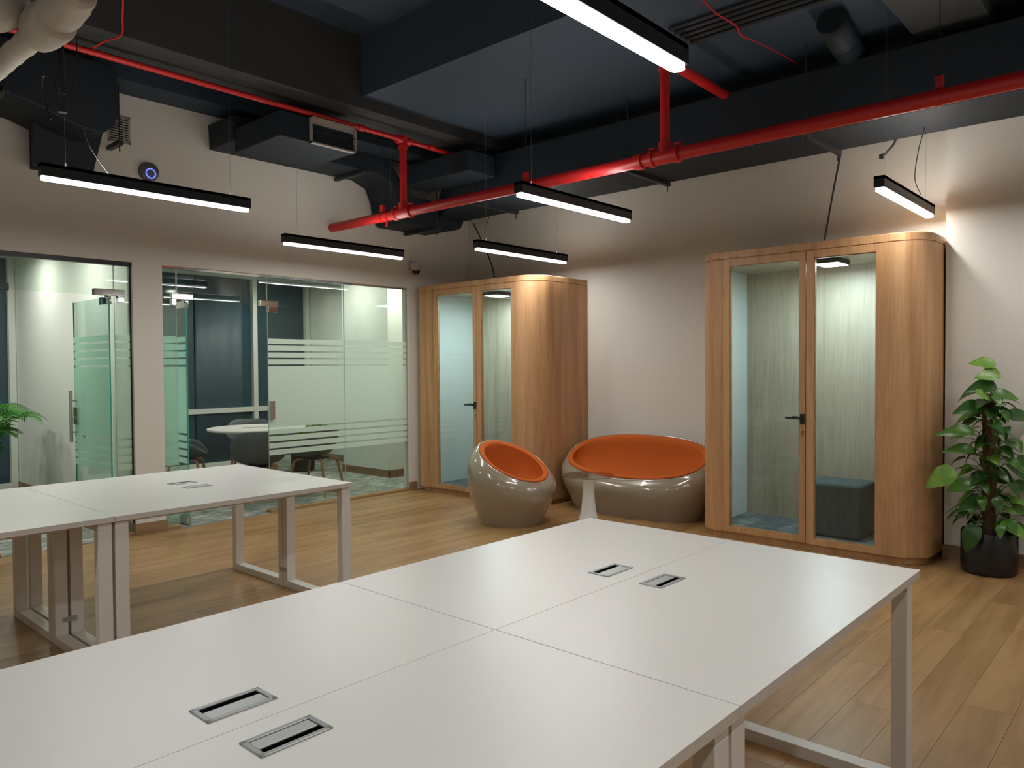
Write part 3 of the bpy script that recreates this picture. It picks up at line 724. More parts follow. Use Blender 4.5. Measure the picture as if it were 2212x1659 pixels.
pendant(-1.55, 5.314, 6.6, 2.60, 'short-looking linear pendant above the right booth corner', cord=[(-1.5, 6.12, 2.675), (-1.54, 6.12, 2.8), (-1.52, 6.13, 3.0), (-1.48, 6.14, 3.2), (-1.5, 6.12, 3.5)])
for x, y, l in ((-3.36, -1.45, 'behind the viewer, left of the near island'), (-3.36, -3.2, 'far behind the viewer on the left'), (-0.15, 4.88, 'near the wall with the potted plant'),
                (0.35, -0.3, 'directly above the viewer'), (2.1, 1.3, 'far to the right of the viewer'), (-1.49, -2.6, 'behind the viewer in line with the near island'), (2.1, 4.4, 'far beyond the right picture edge')):
    pendant(x, y, y+1.34, 2.60, 'pendant out of the picture, '+l, wires=False)

# booth supply cables
m = MB(); m.tube(smooth_path([(-2.15, 6.37, 3.14), (-2.2, 6.38, 2.9), (-2.28, 6.4, 2.5), (-2.30, 6.4, 2.385)]), 0.008, 8)
tag(m.build('supply_cable', BLACKP), 'black cable dropping from the duct to the roof of the right booth', 'cable')
m = MB(); m.tube(smooth_path([(-6.30, 6.35, 3.12), (-6.18, 6.37, 2.9), (-6.05, 6.4, 2.6), (-6.0, 6.4, 2.385)]), 0.008, 8)
tag(m.build('supply_cable', BLACKP), 'black cable dropping to the roof of the far booth behind a pendant', 'cable')
m = MB(); m.tube(smooth_path([(-1.72, 6.34, 3.25), (-1.74, 6.35, 3.15), (-1.80, 6.35, 3.08), (-1.83, 6.35, 3.06)]), 0.009, 8); m.box((-1.85, 6.34, 3.04), (-1.82, 6.36, 3.075))
tag(m.build('loose_cable_end', BLACKP), 'short loose black cable end poking below the back duct', 'cable')

# ------------------------------------------------------------------ phone booths
BW = 1.78; BD = YW-YB-0.005; BH = 2.385
def booth(x0, label, rl, rr, lx, ly):
    t = thing('phone_booth', label, 'booth', (x0, YB, 0))
    z0, z1 = 0.055, 2.322
    th = 0.05
    def outline(inset, r_l, r_r):
        q = []
        if r_l: q += arc(r_l+inset, r_l+inset, r_l, 270, 180, 8)[::-1][::-1]
        else: q += [(inset, inset)]
        return q
    def plan(ins, rl_, rr_):
        """closed plan, counter-clockwise from the left front corner"""
        p = []
        if rl_: p += arc(rl_, rl_, rl_-ins, 180, 270, 24)
        else: p += [(ins, ins)]
        if rr_: p += arc(BW-rr_, rr_, rr_-ins, 270, 360, 24)
        else: p += [(BW-ins, ins)]
        p += [(BW-ins, BD), (ins, BD)]
        return p
    m = MB(); m.prism(plan(0.035, rl, rr), 2, 0.0, 0.05); m.build('plinth', VENEER, t)
    m = MB(); m.prism(plan(0.0, rl, rr), 2, z1+0.004, BH); m.build('top_cap', VENEER, t, bevel=0.003, seg=1)
    m = MB(); m.prism(plan(0.012, rl, rr), 2, z1-0.03, z1+0.006); m.build('roof_deck', VENEER, t)
    m = MB(); m.prism(plan(0.012, rl, rr), 2, 0.05, 0.062); m.build('floor_deck', VENEER, t)
    # left panel with (rounded) corner and side
    def curved(pts_out, pts_in):
        mm = MB(); n = len(pts_out)
        mm.add([(*p, z0) for p in pts_out]+[(*p, z1) for p in pts_out]+[(*p, z0) for p in pts_in]+[(*p, z1) for p in pts_in],
               [(i, i+1, n+i+1, n+i) for i in range(n-1)]+[(2*n+i, 3*n+i, 3*n+i+1, 2*n+i+1) for i in range(n-1)]
               +[(n+i, n+i+1, 3*n+i+1, 3*n+i) for i in range(n-1)]+[(i, 2*n+i, 2*n+i+1, i+1) for i in range(n-1)]+[(0, n, 3*n, 2*n), (n-1, 3*n-1, 4*n-1, 2*n-1)], 0, True)
        return mm
    xd0 = 0.235
    if rl:
        po = [(0, BD)]+arc(rl, rl, rl, 180, 270, 28)+[(xd0-0.003, 0)]
        pi = [(th, BD)]+arc(rl, rl, rl-th, 180, 270, 28)+[(xd0-0.003, th)]
    else:
        po = [(0, BD), (0, 0.001), (0.001, 0), (xd0-0.003, 0)]; pi = [(th, BD), (th, th+0.001), (th+0.001, th), (xd0-0.003, th)]
    mm = curved(po, pi); o = mm.build('left_panel', VENEER, t)
    # right panel from window frame round the corner to the wall
    xw1 = 1.442
    po = [(xw1, 0)]+arc(BW-rr, rr, rr, 270, 360, 30)+[(BW, BD)]
    pi = [(xw1, th)]+arc(BW-rr, rr, rr-th, 270, 360, 30)+[(BW-th, BD)]
    curved(po, pi).build('right_panel', VENEER, t)
    # window frame
    xa = 0.936
    m = MB(); m.box((xa, 0, z0), (0.993, th, z1)); m.box((0.993, 0, z0), (xw1, th, 0.10)); m.box((0.993, 0, 2.265), (xw1, th, z1)); wf = m.build('window_frame', VENEER, t)
    m = MB()
    for a, b in (((0.993, 0.10), (0.999, 2.265)), ((xw1-0.006, 0.10), (xw1, 2.265)), ((0.993, 0.10), (xw1, 0.106)), ((0.993, 2.259), (xw1, 2.265))): m.box((a[0], 0.012, a[1]), (b[0], 0.04, b[1]))
    m.build('bead', SILL, wf)
    m = MB(); m.box((0.995, 0.022, 0.102), (xw1-0.002, 0.028, 2.263)); m.build('pane', BOOTH_G, wf)
    # door leaf
    a, b = xd0+0.002, 0.930; ga, gb = 0.300, 0.880; gz0, gz1 = 0.105, 2.262
    m = MB(); m.box((a, 0.0, z0+0.006), (ga, th-0.008, z1-0.006)); m.box((gb, 0.0, z0+0.006), (b, th-0.008, z1-0.006)); m.box((ga, 0, z0+0.006), (gb, th-0.008, gz0)); m.box((ga, 0, gz1), (gb, th-0.008, z1-0.006))
    d = m.build('door', VENEER, t)
    m = MB()
    for q0, q1 in (((ga, gz0), (ga+0.008, gz1)), ((gb-0.004, gz0), (gb, gz1)), ((ga, gz0), (gb, gz0+0.006)), ((ga, gz1-0.004), (gb, gz1))): m.box((q0[0], 0.008, q0[1]), (q1[0], 0.036, q1[1]))
    m.build('bead', SILL, d)
    m = MB(); m.box((ga+0.002, 0.020, gz0+0.002), (gb-0.002, 0.026, gz1-0.002)); m.build('pane', BOOTH_G, d)
    m = MB(); m.box((0.892, -0.012, 0.985), (0.926, 0.001, 1.065)); m.box((0.900, -0.045, 1.018), (0.918, -0.01, 1.042)); m.box((0.79, -0.050, 1.022), (0.915, -0.034, 1.042)); m.box((0.845, -0.052, 1.03), (0.885, -0.032, 1.047)); m.build('handle', BLACKP, d, bevel=0.003)
    m = MB(); mm = MB(); mm.lathe([(0.0, 0.012), (0.011, 0.012), (0.014, 0.0)], n=16)
    o = mm.build('lock', CHROME, d); o.data.transform(Matrix.Rotation(PI/2, 4, 'X')); o.location = (0.913, 0.0, 0.925)
    m.box((0.909, -0.03, 0.920), (0.917, -0.01, 0.930)); m.box((0.905, -0.022, 0.885), (0.914, -0.018, 0.922)); m.build('key', CHROME, d)
    # interior
    m = MB(); m.box((th, BD-0.03, 0.06), (BW-th, BD-0.004, 2.29)); m.build('back_lining', VENEER_IN, t)
    m = MB(); m.box((th, max(rl, 0.06), 0.068), (th+0.015, BD-0.03, 2.285)); m.build('side_lining', COOLW, t)
    m = MB(); m.box((BW-th-0.015, rr, 0.068), (BW-th, BD-0.03, 2.285)); m.build('side_lining', COOLW, t)
    m = MB(); m.prism(plan(th+0.001, rl, rr), 2, 2.285, 2.291); m.build('ceiling_lining', VENEER_IN, t)
    m = MB(); m.prism(plan(th+0.001, rl, rr), 2, 0.0625, 0.068); m.build('carpet', CARPET_B, t)
    # wall ledge (half round)
    q = [(BW-th-0.012, 0.60-0.23)]+[(BW-th-0.18+0.23*math.cos(math.radians(an)), 0.60+0.23*math.sin(math.radians(an))) for an in range(270, 89, -15)]+[(BW-th-0.012, 0.83)]
    m = MB(); m.prism(q, 2, 0.735, 0.76); m.build('wall_ledge', LAMI, t, bevel=0.003)
    # light
    m = MB(); m.box((lx-0.10, ly-0.13, 2.245), (lx+0.10, ly+0.13, 2.285)); lt = m.build('light_housing', HOUS, t, bevel=0.004)
    m = MB(); m.box((lx-0.088, ly-0.118, 2.241), (lx+0.088, ly+0.118, 2.2445)); m.build('light_panel', E_BOOTH, lt)
    return t
booth(-6.755, 'far wooden phone booth in the corner beside the glazed wall', 0.0, 0.25, 0.86, 0.42)
booth(-3.18, 'near wooden phone booth beside the potted plant, with an ottoman inside', 0.20, 0.22, 1.00, 0.36)
# ottoman
m = MB(); m.box((-2.36, 6.17, 0.07), (-1.93, 6.57, 0.5)); o = m.build('ottoman', TEAL, bevel=0.028, seg=4)
for p in o.data.polygons: p.use_smooth = True
o.modifiers.new('w', 'WEIGHTED_NORMAL')
tag(o, 'square grey-teal upholstered ottoman inside the near phone booth', 'ottoman')

# ------------------------------------------------------------------ desks
def desk(label, group, lx=0.69, ly=1.368, facing=1, clips=True):
    """origin at the centre on the floor; facing=+1: grommet slot towards -x side seam"""
    t = thing('office_desk', label, 'desk', (0, 0, 0), 0, group)
    hx, hy = lx/2-0.0003, ly/2-0.0003
    m = MB(); m.box((-hx, -hy, 0.725), (hx, hy, 0.75))
    # cut-out for the cable box: top made of four slabs around the hole
    m = MB(); gx0, gx1 = facing*0.245-0.034, facing*0.245+0.034; gy = 0.070
    zt0, zt1 = 0.725, 0.75
    gx0, gx1 = sorted((gx0, gx1))
    xs = [-hx, gx0, gx1, hx]; ys = [-hy, -gy, gy, hy]
    V = []; F = []; idx = {}
    for zi, z in enumerate((zt0, zt1)):
        for i, x in enumerate(xs):
            for j, y in enumerate(ys):
                idx[(i, j, zi)] = len(V); V.append((x, y, z))
    for i in range(3):
        for j in range(3):
            if (i, j) == (1, 1): continue
            F.append((idx[i, j, 1], idx[i+1, j, 1], idx[i+1, j+1, 1], idx[i, j+1, 1])); F.append((idx[i, j, 0], idx[i, j+1, 0], idx[i+1, j+1, 0], idx[i+1, j, 0]))
    m.add(V, F, 0)
    E = []
    for j in range(3):
        E += [(idx[0, j, 0], idx[0, j, 1], idx[0, j+1, 1], idx[0, j+1, 0]), (idx[3, j, 0], idx[3, j+1, 0], idx[3, j+1, 1], idx[3, j, 1])]
        E += [(idx[j, 0, 0], idx[j+1, 0, 0], idx[j+1, 0, 1], idx[j, 0, 1]), (idx[j, 3, 0], idx[j, 3, 1], idx[j+1, 3, 1], idx[j+1, 3, 0])]
    E += [(idx[1, 1, 0], idx[1, 1, 1], idx[1, 2, 1], idx[1, 2, 0]), (idx[2, 1, 0], idx[2, 2, 0], idx[2, 2, 1], idx[2, 1, 1]), (idx[1, 1, 0], idx[2, 1, 0], idx[2, 1, 1], idx[1, 1, 1]), (idx[1, 2, 0], idx[1, 2, 1], idx[2, 2, 1], idx[2, 2, 0])]
    m.f += E; m.m += [1]*len(E); m.sm += [False]*len(E)
    me = bpy.data.meshes.new('tabletop'); me.from_pydata(m.v, [], m.f); me.materials.append(LAMI); me.materials.append(EDGE)
    me.polygons.foreach_set('material_index', m.m)
    bm = bmesh.new(); bm.from_mesh(me); bmesh.ops.recalc_face_normals(bm, faces=bm.faces)
    ed = [e for e in bm.edges if len(e.link_faces) == 2 and e.calc_face_angle(0) > 0.6]
    bmesh.ops.bevel(bm, geom=ed, offset=0.0005, segments=2, profile=0.5, affect='EDGES'); bm.to_mesh(me); bm.free()
    o = bpy.data.objects.new('tabletop', me); COL.objects.link(o); o.parent = t
    # two end frames: leg, leg, foot bar, top bar
    for s_ in (-1, 1):
        ya, yb = s_*(hy-0.068), s_*(hy-0.006)
        ya, yb = min(ya, yb), max(ya, yb)
        la, lb = (-hx+0.022, hx-0.003) if facing > 0 else (-hx+0.003, hx-0.022)
        for x0 in (la, lb-0.05):
            m = MB(); m.box((x0, ya, 0.045), (x0+0.05, yb, 0.685)); m.build('leg', WMET, t, bevel=0.002)
        m = MB(); m.box((la, ya, 0.0), (lb, yb, 0.045)); m.build('foot_bar', WMET, t, bevel=0.002)
        m = MB(); m.box((la, ya, 0.685), (lb, yb, 0.725)); m.build('top_bar', WMET, t, bevel=0.002)
    m = MB()
    for x in (-0.15, 0.10): m.box((x-0.02, -hy+0.07, 0.675), (x+0.02, hy-0.07, 0.722))
    m.build('cross_rail', WMET, t, bevel=0.002)
    # cable box with frame, lid, trough
    fx0, fx1 = gx0-0.0065, gx1+0.0065; fy = gy+0.0065
    m = MB(); zf0, zf1 = 0.7500, 0.7532
    b = 0.012
    m.box((fx0, -fy, zf0), (fx0+b, fy, zf1)); m.box((fx1-b, -fy, zf0), (fx1, fy, zf1)); m.box((fx0, -fy, zf0), (fx1, -fy+b, zf1)); m.box((fx0, fy-b, zf0), (fx1, fy, zf1))
    fr = m.build('cable_port', ALU, t, bevel=0.0012)
    m = MB()
    m.box((gx0+0.004, -gy+0.004, 0.70), (gx1-0.004, gy-0.004, 0.703)); m.box((gx0+0.002, -gy+0.002, 0.70), (gx0+0.005, gy-0.002, 0.75)); m.box((gx1-0.005, -gy+0.002, 0.70), (gx1-0.002, gy-0.002, 0.75))
    m.box((gx0+0.004, -gy+0.002, 0.70), (gx1-0.004, -gy+0.005, 0.75)); m.box((gx0+0.004, gy-0.005, 0.70), (gx1-0.004, gy-0.002, 0.75)); m.build('trough', DARK, fr)
    # lid leaves the slot open on the seam-far side
    if facing > 0: l0, l1 = gx0+0.022, gx1-0.0065
    else: l0, l1 = gx0+0.0065, gx1-0.022
    if facing < 0: l0, l1 = gx0+0.0065, gx1-0.026
    else: l0, l1 = gx0+0.024, gx1-0.0065
    m = MB(); m.box((l0, -gy+0.007, 0.7485), (l1, gy-0.007, 0.7515)); m.build('lid', ALU2, fr, bevel=0.0008)
    return t
# row seam sits at x=-1.378 (near) and -4.49 (far)
def clip(t, x, y): 
    m = MB(); m.box((x-0.002, y-0.035, 0.14), (x+0.002, y+0.035, 0.17)); return m
dw = desk('white office desk, far left one of the near island', 'white desks of the near island', facing=1)
de = desk('white office desk, far right one of the near island', 'white desks of the near island', facing=-1)
def place(src, x, y, label, group, first=False):
    o = src if first else copy_tree(src)
    o.location = (x, y, 0); o['label'] = label; o['group'] = group; return o
NS = -1.378; GN = 'white desks of the near island'; GF = 'white desks of the far island'
place(dw, NS-0.3455, 2.145, 'white near-island desk ending closest to the orange seats, left of the lengthwise seam', GN, True)
place(de, NS+0.3455, 2.145, 'white desk of the near island whose outer corner is closest to the potted plant', GN, True)
place(dw, NS-0.3455, 0.775, 'white desk in the left foreground, its cable port at bottom left of the picture', GN)
place(de, NS+0.3455, 0.775, 'white desk in the centre foreground, holding the cable port nearest the viewer', GN)
FS = -4.490
place(dw, FS-0.3455, 2.094, 'white desk of the far island nearest the glazed wall, back row right half', GF)
place(de, FS+0.3455, 2.094, 'white desk of the far island at its right end, facing the near island', GF)
place(dw, FS-0.3455, 0.724, 'white far-island desk cut by the left picture edge, on the palm side', GF)
place(de, FS+0.3455, 0.724, 'white far-island desk cut by the left picture edge, on the near-island side', GF)
# joining clips on the legs
for x, y, l in ((FS-0.022-0.05, 1.409, 'small grey plate joining two desk legs at the left of the far island'), (FS-0.075, 2.72, 'small grey plate on the middle leg at the right end of the far island')):
    m = MB(); m.box((-4.5695, y-0.028, 0.10), (-4.5655, y+0.028, 0.128)) if False else (m.box((FS+0.0535, y-0.035, 0.11), (FS+0.0560, y+0.035, 0.138)) if y < 2 else m.box((FS-0.04, y-0.012, 0.10), (FS+0.04, y-0.009, 0.128)))
    tag(m.build('joining_plate', ALU), l, 'plate')

# ------------------------------------------------------------------ lounge seats
def sgn(a): return -1 if a < 0 else 1
def lounge(name, label, cat, P, rz, ax, ay, base, rimx, rimy, zf, zb, cx, seat_z, e=1.0, seam=False, H=1.0, seatdrop=0.0):
    """ax, ay = bulge half sizes; base = factor for the foot; rim is an inclined (super)ellipse"""
    t = thing(name, label, cat, P, rz)
    N = 72
    def d(th):
        c, s = math.cos(th), math.sin(th)
        return sgn(c)*abs(c)**e, sgn(s)*abs(s)**e
    def rim(th, k=1.0, dz=0.0):
        c, s = d(th)
        zc, zh = (zf+zb)/2, (zb-zf)/2
        return Vector((cx+c*rimx*k, s*rimy*k, zc-c*zh*k+dz))
    nrm = Vector(((zb-zf)/2, 0, rimx)).normalized()
    def bez(p, tt):
        a, b, c, dd = p; u = 1-tt
        return a*u**3+b*3*u*u*tt+c*3*u*tt*tt+dd*tt**3
    rows = []
    n1 = 16
    for i in range(n1+1):
        tt = i/n1; row = []
        for k in range(N):
            th = 2*PI*k/N; c, s = d(th); R_ = rim(th)
            b0 = Vector((c*ax*base, s*ay*base, 0.0)); b1 = Vector((c*ax*(base+0.16), s*ay*(base+0.16*min(1, ax/ay*1.2)), 0.15*H))
            k2 = 1.22
            b2 = Vector((c*ax*k2, s*ay*(1+0.22*ax/ay), R_.z*0.80))
            row.append(bez((b0, b1, b2, R_), tt))
        rows.append(row)
    # lip rounding inward
    lip = 0.035
    ry = lip/rimy; rx = lip/rimx
    def rimin(th, ins, dn):
        c, s = d(th); p = rim(th)
        q = Vector((cx+c*(rimx-ins), s*(rimy-ins), (zf+zb)/2-c*(zb-zf)/2*(rimx-ins)/rimx))
        return q+nrm*dn
    for ins, dn in ((0.005, 0.005), (0.012, 0.007), (0.018, 0.005), (0.022, 0.0)):
        rows.append([rimin(2*PI*k/N, ins, dn) for k in range(N)])
    def skin(rows, name, mat, par, closebottom=False, closetop=None):
        V = [p for r_ in rows for p in r_]; F = []
        for i in range(len(rows)-1):
            for k in range(N):
                F.append((i*N+k, i*N+(k+1) % N, (i+1)*N+(k+1) % N, (i+1)*N+k))
        m = MB(); m.add(V, F, 0, True)
        if closebottom: m.add([p for p in rows[0]], [tuple(range(N))], 0, False)
        if closetop is not None:
            o_ = len(m.v)-(N if closebottom else 0)
            base_i = (len(rows)-1)*N
            m.v.append(tuple(closetop)); ci = len(m.v)-1
            for k in range(N): m.f.append((base_i+k, base_i+(k+1) % N, ci)); m.m.append(0); m.sm.append(True)
        return m.build(name, mat, par)
    skin(rows, 'shell', SHELL, t, closebottom=True)
    # upholstered lining: roll then bowl
    r2 = []
    for ins, dn in ((0.021, -0.004), (0.024, 0.007), (0.034, 0.013), (0.052, 0.011), (0.070, 0.0)):
        r2.append([rimin(2*PI*k/N, ins, dn) for k in range(N)])
    n2 = 14
    cen = Vector((cx+0.03, 0, seat_z))
    for i in range(1, n2):
        tt = i/n2; row = []
        for k in range(N):
            th = 2*PI*k/N; c, s = d(th)
            a = rimin(th, 0.070, 0.0)
            depth = a.z-seat_z
            b = Vector((a.x+c*0.015, a.y+s*0.015, a.z-depth*0.55))
            cc = Vector((cen.x+(a.x-cen.x)*0.85, a.y*0.88, seat_z-0.02))
            row.append(bez((a, b, cc, cen), tt))
        r2.append(row)
    cu = skin(r2, 'cushion_lining', ORANGE, t, closetop=cen)
    m = MB(); P_ = [rimin(2*PI*k/N, 0.026, 0.007) for k in range(N+1)]; m.tube(P_, 0.005, 6, cap=False); m.build('piping', ORANGE2, cu)
    m = MB(); m.lathe([(0.0, 0.0), (1, 0.0), (1, 0.012), (0.0, 0.012)], n=40)
    for i, p in enumerate(m.v): m.v[i] = (p[0]*ax*(base-0.03), p[1]*ay*(base-0.03*ax/ay), p[2]-0.004)
    return t
lounge('ball_chair', 'round taupe glossy tub chair with orange lining in front of the far booth', 'chair', (-4.735, 5.24, 0.0), math.radians(-4), 0.415, 0.405, 0.70, 0.345, 0.335, 0.395, 0.742, 0.04, 0.295)
lounge('ball_sofa', 'wide taupe glossy two-seat sofa with orange lining between the booths', 'sofa', (-4.10, 6.36, 0.0), math.radians(-90+1), 0.36, 0.84, 0.80, 0.31, 0.79, 0.36, 0.748, 0.0, 0.30, e=0.84, seam=True)
# side table
t = thing('side_table', 'small round glass side table on a white trumpet base beside the tub chair', 'table', (-3.93, 5.36, 0))
m = MB(); m.lathe([(0.0, 0.0), (0.19, 0.0), (0.188, 0.008), (0.15, 0.022), (0.115, 0.05), (0.088, 0.10), (0.07, 0.17), (0.057, 0.26), (0.05, 0.36), (0.055, 0.44), (0.062, 0.482), (0.0, 0.482)], n=36); m.build('base', WPLAS, t)
m = MB(); m.lathe([(0.0, 0.486), (0.222, 0.486), (0.2245, 0.490), (0.2245, 0.494), (0.222, 0.498), (0.0, 0.498)], n=56); m.build('glass_top', TABLE_G, t)
m = MB(); m.lathe([(0.0, 0.482), (0.045, 0.482), (0.045, 0.4855), (0.0, 0.4855)], n=24); m.build('mount_disc', CHROME, t)

# ------------------------------------------------------------------ meeting room furniture
t = thing('round_table', 'round white meeting table with a cable slot behind the glass', 'table', (-8.17, 4.62, 0))
m = MB(); m.lathe([(0, 0.728), (0.545, 0.728), (0.552, 0.734), (0.552, 0.748), (0.548, 0.753), (0, 0.753)], n=64); m.build('tabletop', LAMI, t)
m = MB(); m.lathe([(0, 0.004), (0.30, 0.004), (0.30, 0.016), (0.06, 0.03), (0.04, 0.06), (0.04, 0.728), (0, 0.728)], n=32); m.build('pedestal', WMET, t)
m = MB(); m.box((-0.16, -0.04, 0.7525), (0.14, 0.04, 0.756), rot=math.radians(70)); m.build('cable_slot', ALU, t)
def shellchair():
    t = thing('shell_chair', '', 'chair', (0, 0, 0), 0, 'grey shell chairs around the meeting table')
    N = 48; rows = []
    cen = Vector((0.02, 0, 0.43))
    def rim(th):   # th=0 front (+x), pi back
        b = 0.5-0.5*math.cos(th)         # 0 front, 1 back
        side = math.sin(th)**2
        z = 0.455+0.20*min(1, side*1.25)*(0.6+0.4*b)+0.33*max(0, (b-0.55)/0.45)**1.3
        r = 0.25+0.035*side
        x = 0.02+0.25*math.cos(th)-0.03*b; y = 0.29*math.sin(th)
        return Vector((x, y, min(z, 0.79)))
    for i in range(11):
        tt = i/10; row = []
        for k in range(N):
            th = 2*PI*k/N; R_ = rim(th)
            a = cen; b = Vector((cen.x+(R_.x-cen.x)*0.75, R_.y*0.75, 0.415)); c = Vector((cen.x+(R_.x-cen.x)*0.98, R_.y*0.98, 0.43+(R_.z-0.43)*0.25)); u = 1-tt
            row.append(a*u**3+b*3*u*u*tt+c*3*u*tt*tt+R_*tt**3)
        rows.append(row)
    m = MB(); V = [p for r_ in rows for p in r_]
    m.add(V, [(i*N+k, i*N+(k+1) % N, (i+1)*N+(k+1) % N, (i+1)*N+k) for i in range(10) for k in range(N)], 0, True)
    o = m.build('seat_shell', GREYS, t); s_ = o.modifiers.new('s', 'SOLIDIFY'); s_.thickness = 0.012
    m = MB(); V = [p+Vector((0, 0, 0.008)) for r_ in rows[:8] for p in r_]
    m.add([(cen.x+(p.x-cen.x)*0.97, p.y*0.97, p.z+0.004) for p in V], [(i*N+k, i*N+(k+1) % N, (i+1)*N+(k+1) % N, (i+1)*N+k) for i in range(7) for k in range(N)], 0, True)
    o = m.build('seat_pad', GREYL, t)
    for sx in (-1, 1):
        for sy in (-1, 1):
            m = MB(); m.tube(smooth_path([(sx*0.24, sy*0.25, 0.004), (sx*0.205, sy*0.215, 0.2), (sx*0.175, sy*0.19, 0.36), (sx*0.15, sy*0.16, 0.398), (sx*0.08, sy*0.08, 0.405)], 5), [0.012]*4+[0.015]*17, 10)
            m.build('leg', BEECH, t)
    m = MB(); m.box((-0.12, -0.12, 0.398), (0.12, 0.12, 0.412)); m.build('mount', BLACKP, t)
    return t
ch = shellchair()
TC = Vector((-8.17, 4.62, 0))
for i, (x, y, l) in enumerate(((-7.34, 4.17, 'grey shell chair with its back to the glass, in front of the round table'), (-8.62, 3.95, 'grey shell chair left of the round table, seen from the side'),
                            (-7.52, 4.98, 'shell chair right of the round table, mostly behind the frosted band'), (-8.92, 4.95, 'shell chair on the far side of the round table'))):
    o = ch if i == 0 else copy_tree(ch)
    o.location = (x, y, 0.004); dv = TC-Vector((x, y, 0)); o.rotation_euler = (0, 0, math.atan2(dv.y, dv.x)); o['label'] = l

# palms
def frond(L, n=22, seed=0):
    rnd = random.Random(seed); m = MB(); P = []
    for i in range(n+1):
        s = i/n; P.append(Vector((L*0.36*s**1.5+0.01*s, 0.0, L*(s-0.42*s**2.8))))
    m.tube(P, [0.006*(1-0.8*i/n) for i in range(n+1)], 5)
    for i in range(7, n+1):
        p = P[i]; tg = (P[min(i+1, n)]-P[i-1]).normalized(); l = 0.20*(0.5+0.5*math.sin(PI*min(1, (i-4)/(n-2))))*(L/0.9)
        for sd in (-1, 1):
            dr = (tg*0.65+Vector((0, sd*0.75, 0.12))).normalized(); tip = p+dr*l+Vector((0, 0, -l*0.35)); mid = p+dr*l*0.5+Vector((0, 0, 0.008)); wv = tg.cross(dr).normalized().cross(dr)*0.011
            m.add([p, mid+wv, tip, mid-wv], [(0, 1, 2, 3)], 0, False)
    return m.mesh('frond', PALM)
def palm(P, label, nf, L, pr, ph, seed=1, pot_r=0.16, cls='potted_palm', tilt=(-0.25, 0.35)):
    rnd = random.Random(seed); t = thing(cls, label, 'plant', P)
    m = MB(); m.lathe([(0, 0.0), (pot_r*0.85, 0.0), (pot_r, 0.02), (pot_r*1.05, ph), (pot_r*0.97, ph), (pot_r*0.95, ph-0.03), (0, ph-0.03)], n=28); m.build('pot', POTM, t)
    ms = [frond(L*k, seed=i) for i, k in enumerate((1.0, 0.75, 0.52))]
    for i in range(nf):
        o = bpy.data.objects.new('frond', ms[i % 3]); COL.objects.link(o); o.parent = t
        o.location = (rnd.uniform(-0.03, 0.03), rnd.uniform(-0.03, 0.03), ph-0.05)
        o.rotation_euler = (0, rnd.uniform(*tilt), i*2.39996+rnd.uniform(-.2, .2))
    return t
palm((-9.3, 2.12, 0.004), 'green areca palm in a dark pot at the left picture edge, behind the glass', 46, 1.3, 0.16, 0.28, 3, tilt=(-0.42, 0.12))
palm((-9.3, 5.95, 0.004), 'small green plant in a dark pot behind the frosted band of the meeting room', 12, 0.75, 0.16, 0.33, 5)

# ------------------------------------------------------------------ pothos on moss pole
t = thing('potted_pothos', 'tall variegated climbing plant on a moss pole in a black pot at right', 'plant', (-1.055, 6.11, 0))
PR = 0.172
m = MB(); m.lathe([(0, 0.0), (PR-0.014, 0.0), (PR-0.004, 0.012), (PR, 0.03), (PR, 0.285), (PR-0.003, 0.29), (PR-0.010, 0.288), (PR-0.013, 0.26), (0, 0.26)], n=48); m.build('pot', POTM, t)
m = MB(); m.lathe([(0, 0.272), (0.08, 0.270), (PR-0.012, 0.262)], n=24); m.build('soil', SOIL, t)
m = MB(); m.tube([(0, 0, 0.26), (0.0, 0, 0.7), (-0.01, 0, 1.15), (-0.01, 0, 1.20), (-0.01, 0, 1.215)], [0.040, 0.040, 0.040, 0.034, 0.012], 16); m.build('moss_pole', MOSS, t)
rnd = random.Random(11)
def leafmesh(L, W, fold, droop, mi):
    m = MB(); n = 12; V = []; 
    for i in range(n+1):
        s = i/n
        wd = W*math.sin(PI*min(1, s**0.62))**0.8*(1-0.25*s) if 0 < s < 1 else 0.0
        back = 0.06*L*(1 if s < 0.15 else 0)
        z = -droop*s*s*L
        x = L*s
        hw = wd/2
        V += [(x-0.0, 0, z), (x-back, hw*0.55, z+fold*hw*0.6), (x-back*1.8, hw, z+fold*hw*0.7), (x-back, -hw*0.55, z+fold*hw*0.6), (x-back*1.8, -hw, z+fold*hw*0.7)]
    F = []
    for i in range(n):
        a = 5*i; b = a+5
        F += [(a, b, b+1, a+1), (a+1, b+1, b+2, a+2), (a, a+3, b+3, b), (a+3, a+4, b+4, b+3)]
    m.add(V, F, 0, True)
    return m.mesh('leaf', LEAF[mi])
LM = [leafmesh(0.15, 0.105, 0.25, 0.35, 0), leafmesh(0.13, 0.095, 0.2, 0.5, 0), leafmesh(0.14, 0.10, 0.3, 0.3, 1), leafmesh(0.12, 0.085, 0.15, 0.6, 1), leafmesh(0.15, 0.11, 0.2, 0.25, 2), leafmesh(0.17, 0.095, 0.3, 0.45, 1)]
stems = MB()
def put_leaf(mesh_i, base, az, pitch, roll, sc=1.0, origin=None):
    o = bpy.data.objects.new('leaf', LM[mesh_i]); COL.objects.link(o); o.parent = t
    o.location = base; o.rotation_euler = (Matrix.Rotation(az, 3, 'Z') @ Matrix.Rotation(-pitch, 3, 'Y') @ Matrix.Rotation(roll, 3, 'X')).to_euler(); o.scale = (sc, sc, sc)
    og = origin or (0.03*math.cos(az), 0.03*math.sin(az), base[2]-0.10)
    b = Vector(base); a = Vector(og); mid = (a+b)/2+Vector((0, 0, 0.04))
    stems.tube(smooth_path([a, mid, b], 4), 0.0028, 5)
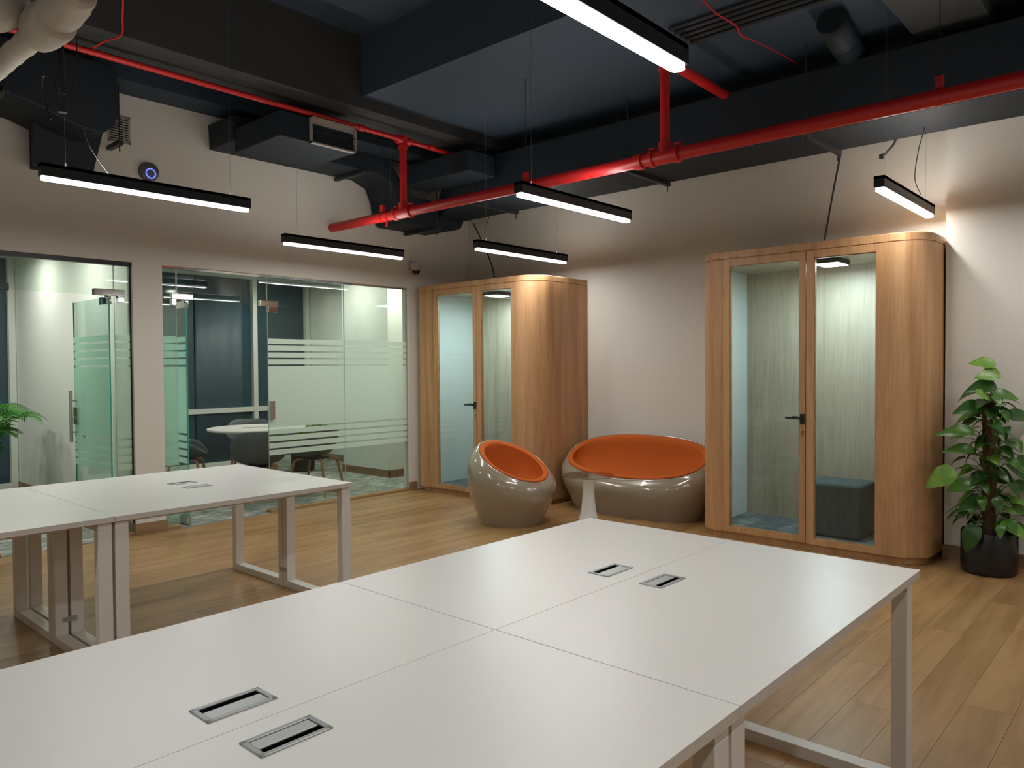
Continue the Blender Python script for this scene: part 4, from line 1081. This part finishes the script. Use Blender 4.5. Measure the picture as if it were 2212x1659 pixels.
# image-right direction is (0.744,0.668); towards camera is (0.17,-0.98) from here
for k in range(124):
    s = k/123; z = 0.34+0.92*s
    az = k*2.39996+rnd.uniform(-0.4, 0.4)
    rad = (0.05+0.15*rnd.random())*(1.15-0.55*s)
    if math.sin(az) > 0.3: rad *= 0.5
    base = (rad*math.cos(az), rad*math.sin(az), z+rnd.uniform(-0.03, 0.03))
    mi = rnd.choices([0, 1, 2, 3, 4, 5], [5, 5, 4, 3, 0.6, 1.5])[0]
    put_leaf(mi, base, az+rnd.uniform(-0.6, 0.6), rnd.uniform(-0.75, 0.30), rnd.uniform(-0.5, 0.5), rnd.uniform(0.62, 1.02))
RX, RY = 0.744, 0.668
def img(dx, dz, mi, az_img, pitch, roll=0.0, sc=1.1, fwd=0.0, origin=None):
    base = (dx*RX+fwd*0.17, dx*RY-fwd*0.98, dz)
    put_leaf(mi, base, az_img+math.atan2(RY, RX), pitch, roll, sc, origin)
img(0.02, 1.445, 4, PI*0.97, 0.15, -0.9, 1.0, 0.02, (0.0, 0, 1.2)); img(0.05, 1.38, 4, PI*1.05, -0.10, -1.0, 1.05, 0.05, (0, 0, 1.2))
img(0.02, 1.30, 0, PI, -0.1, -0.9, 1.2, 0.05); img(0.03, 1.24, 2, PI*1.9, -0.05, 0.8, 1.1, 0.1); img(-0.08, 1.24, 4, 0.2, -0.2, 0.8, 1.0, 0.12)
img(-0.07, 1.16, 0, PI, -0.15, -0.9, 1.15, 0.05); img(0.14, 1.08, 0, 0.0, 0.2, 0.9, 1.2, 0.04)
img(-0.13, 0.985, 5, PI, 0.1, -0.9, 1.2, 0.08); img(-0.12, 0.86, 5, PI, 0.15, -0.8, 1.05, 0.08); img(0.20, 0.78, 0, -0.1, -0.35, 0.9, 1.25, 0.05)
img(-0.26, 0.72, 4, PI*1.03, -0.55, -1.1, 1.35, 0.10, (0.0, 0, 0.66)); img(-0.12, 0.64, 2, PI, -0.25, -0.9, 1.2, 0.1)
img(0.18, 0.60, 0, 0, -0.05, 0.8, 1.2, 0.05); img(-0.08, 0.52, 0, PI, -0.6, -0.6, 1.2, 0.1); img(0.17, 0.46, 2, 0, -0.3, 0.8, 1.1, 0.1)
img(-0.10, 0.34, 0, PI*1.1, -1.1, -0.6, 1.2, 0.15); img(0.10, 0.37, 4, PI*1.7, -0.4, 0.4, 1.2, 0.16); img(0.20, 0.32, 0, -0.1, -0.9, 0.7, 1.4, 0.10); img(-0.02, 0.77, 1, PI*1.6, 0.1, -0.5, 1.2, 0.12)
stems.build('stems', STEM, t)
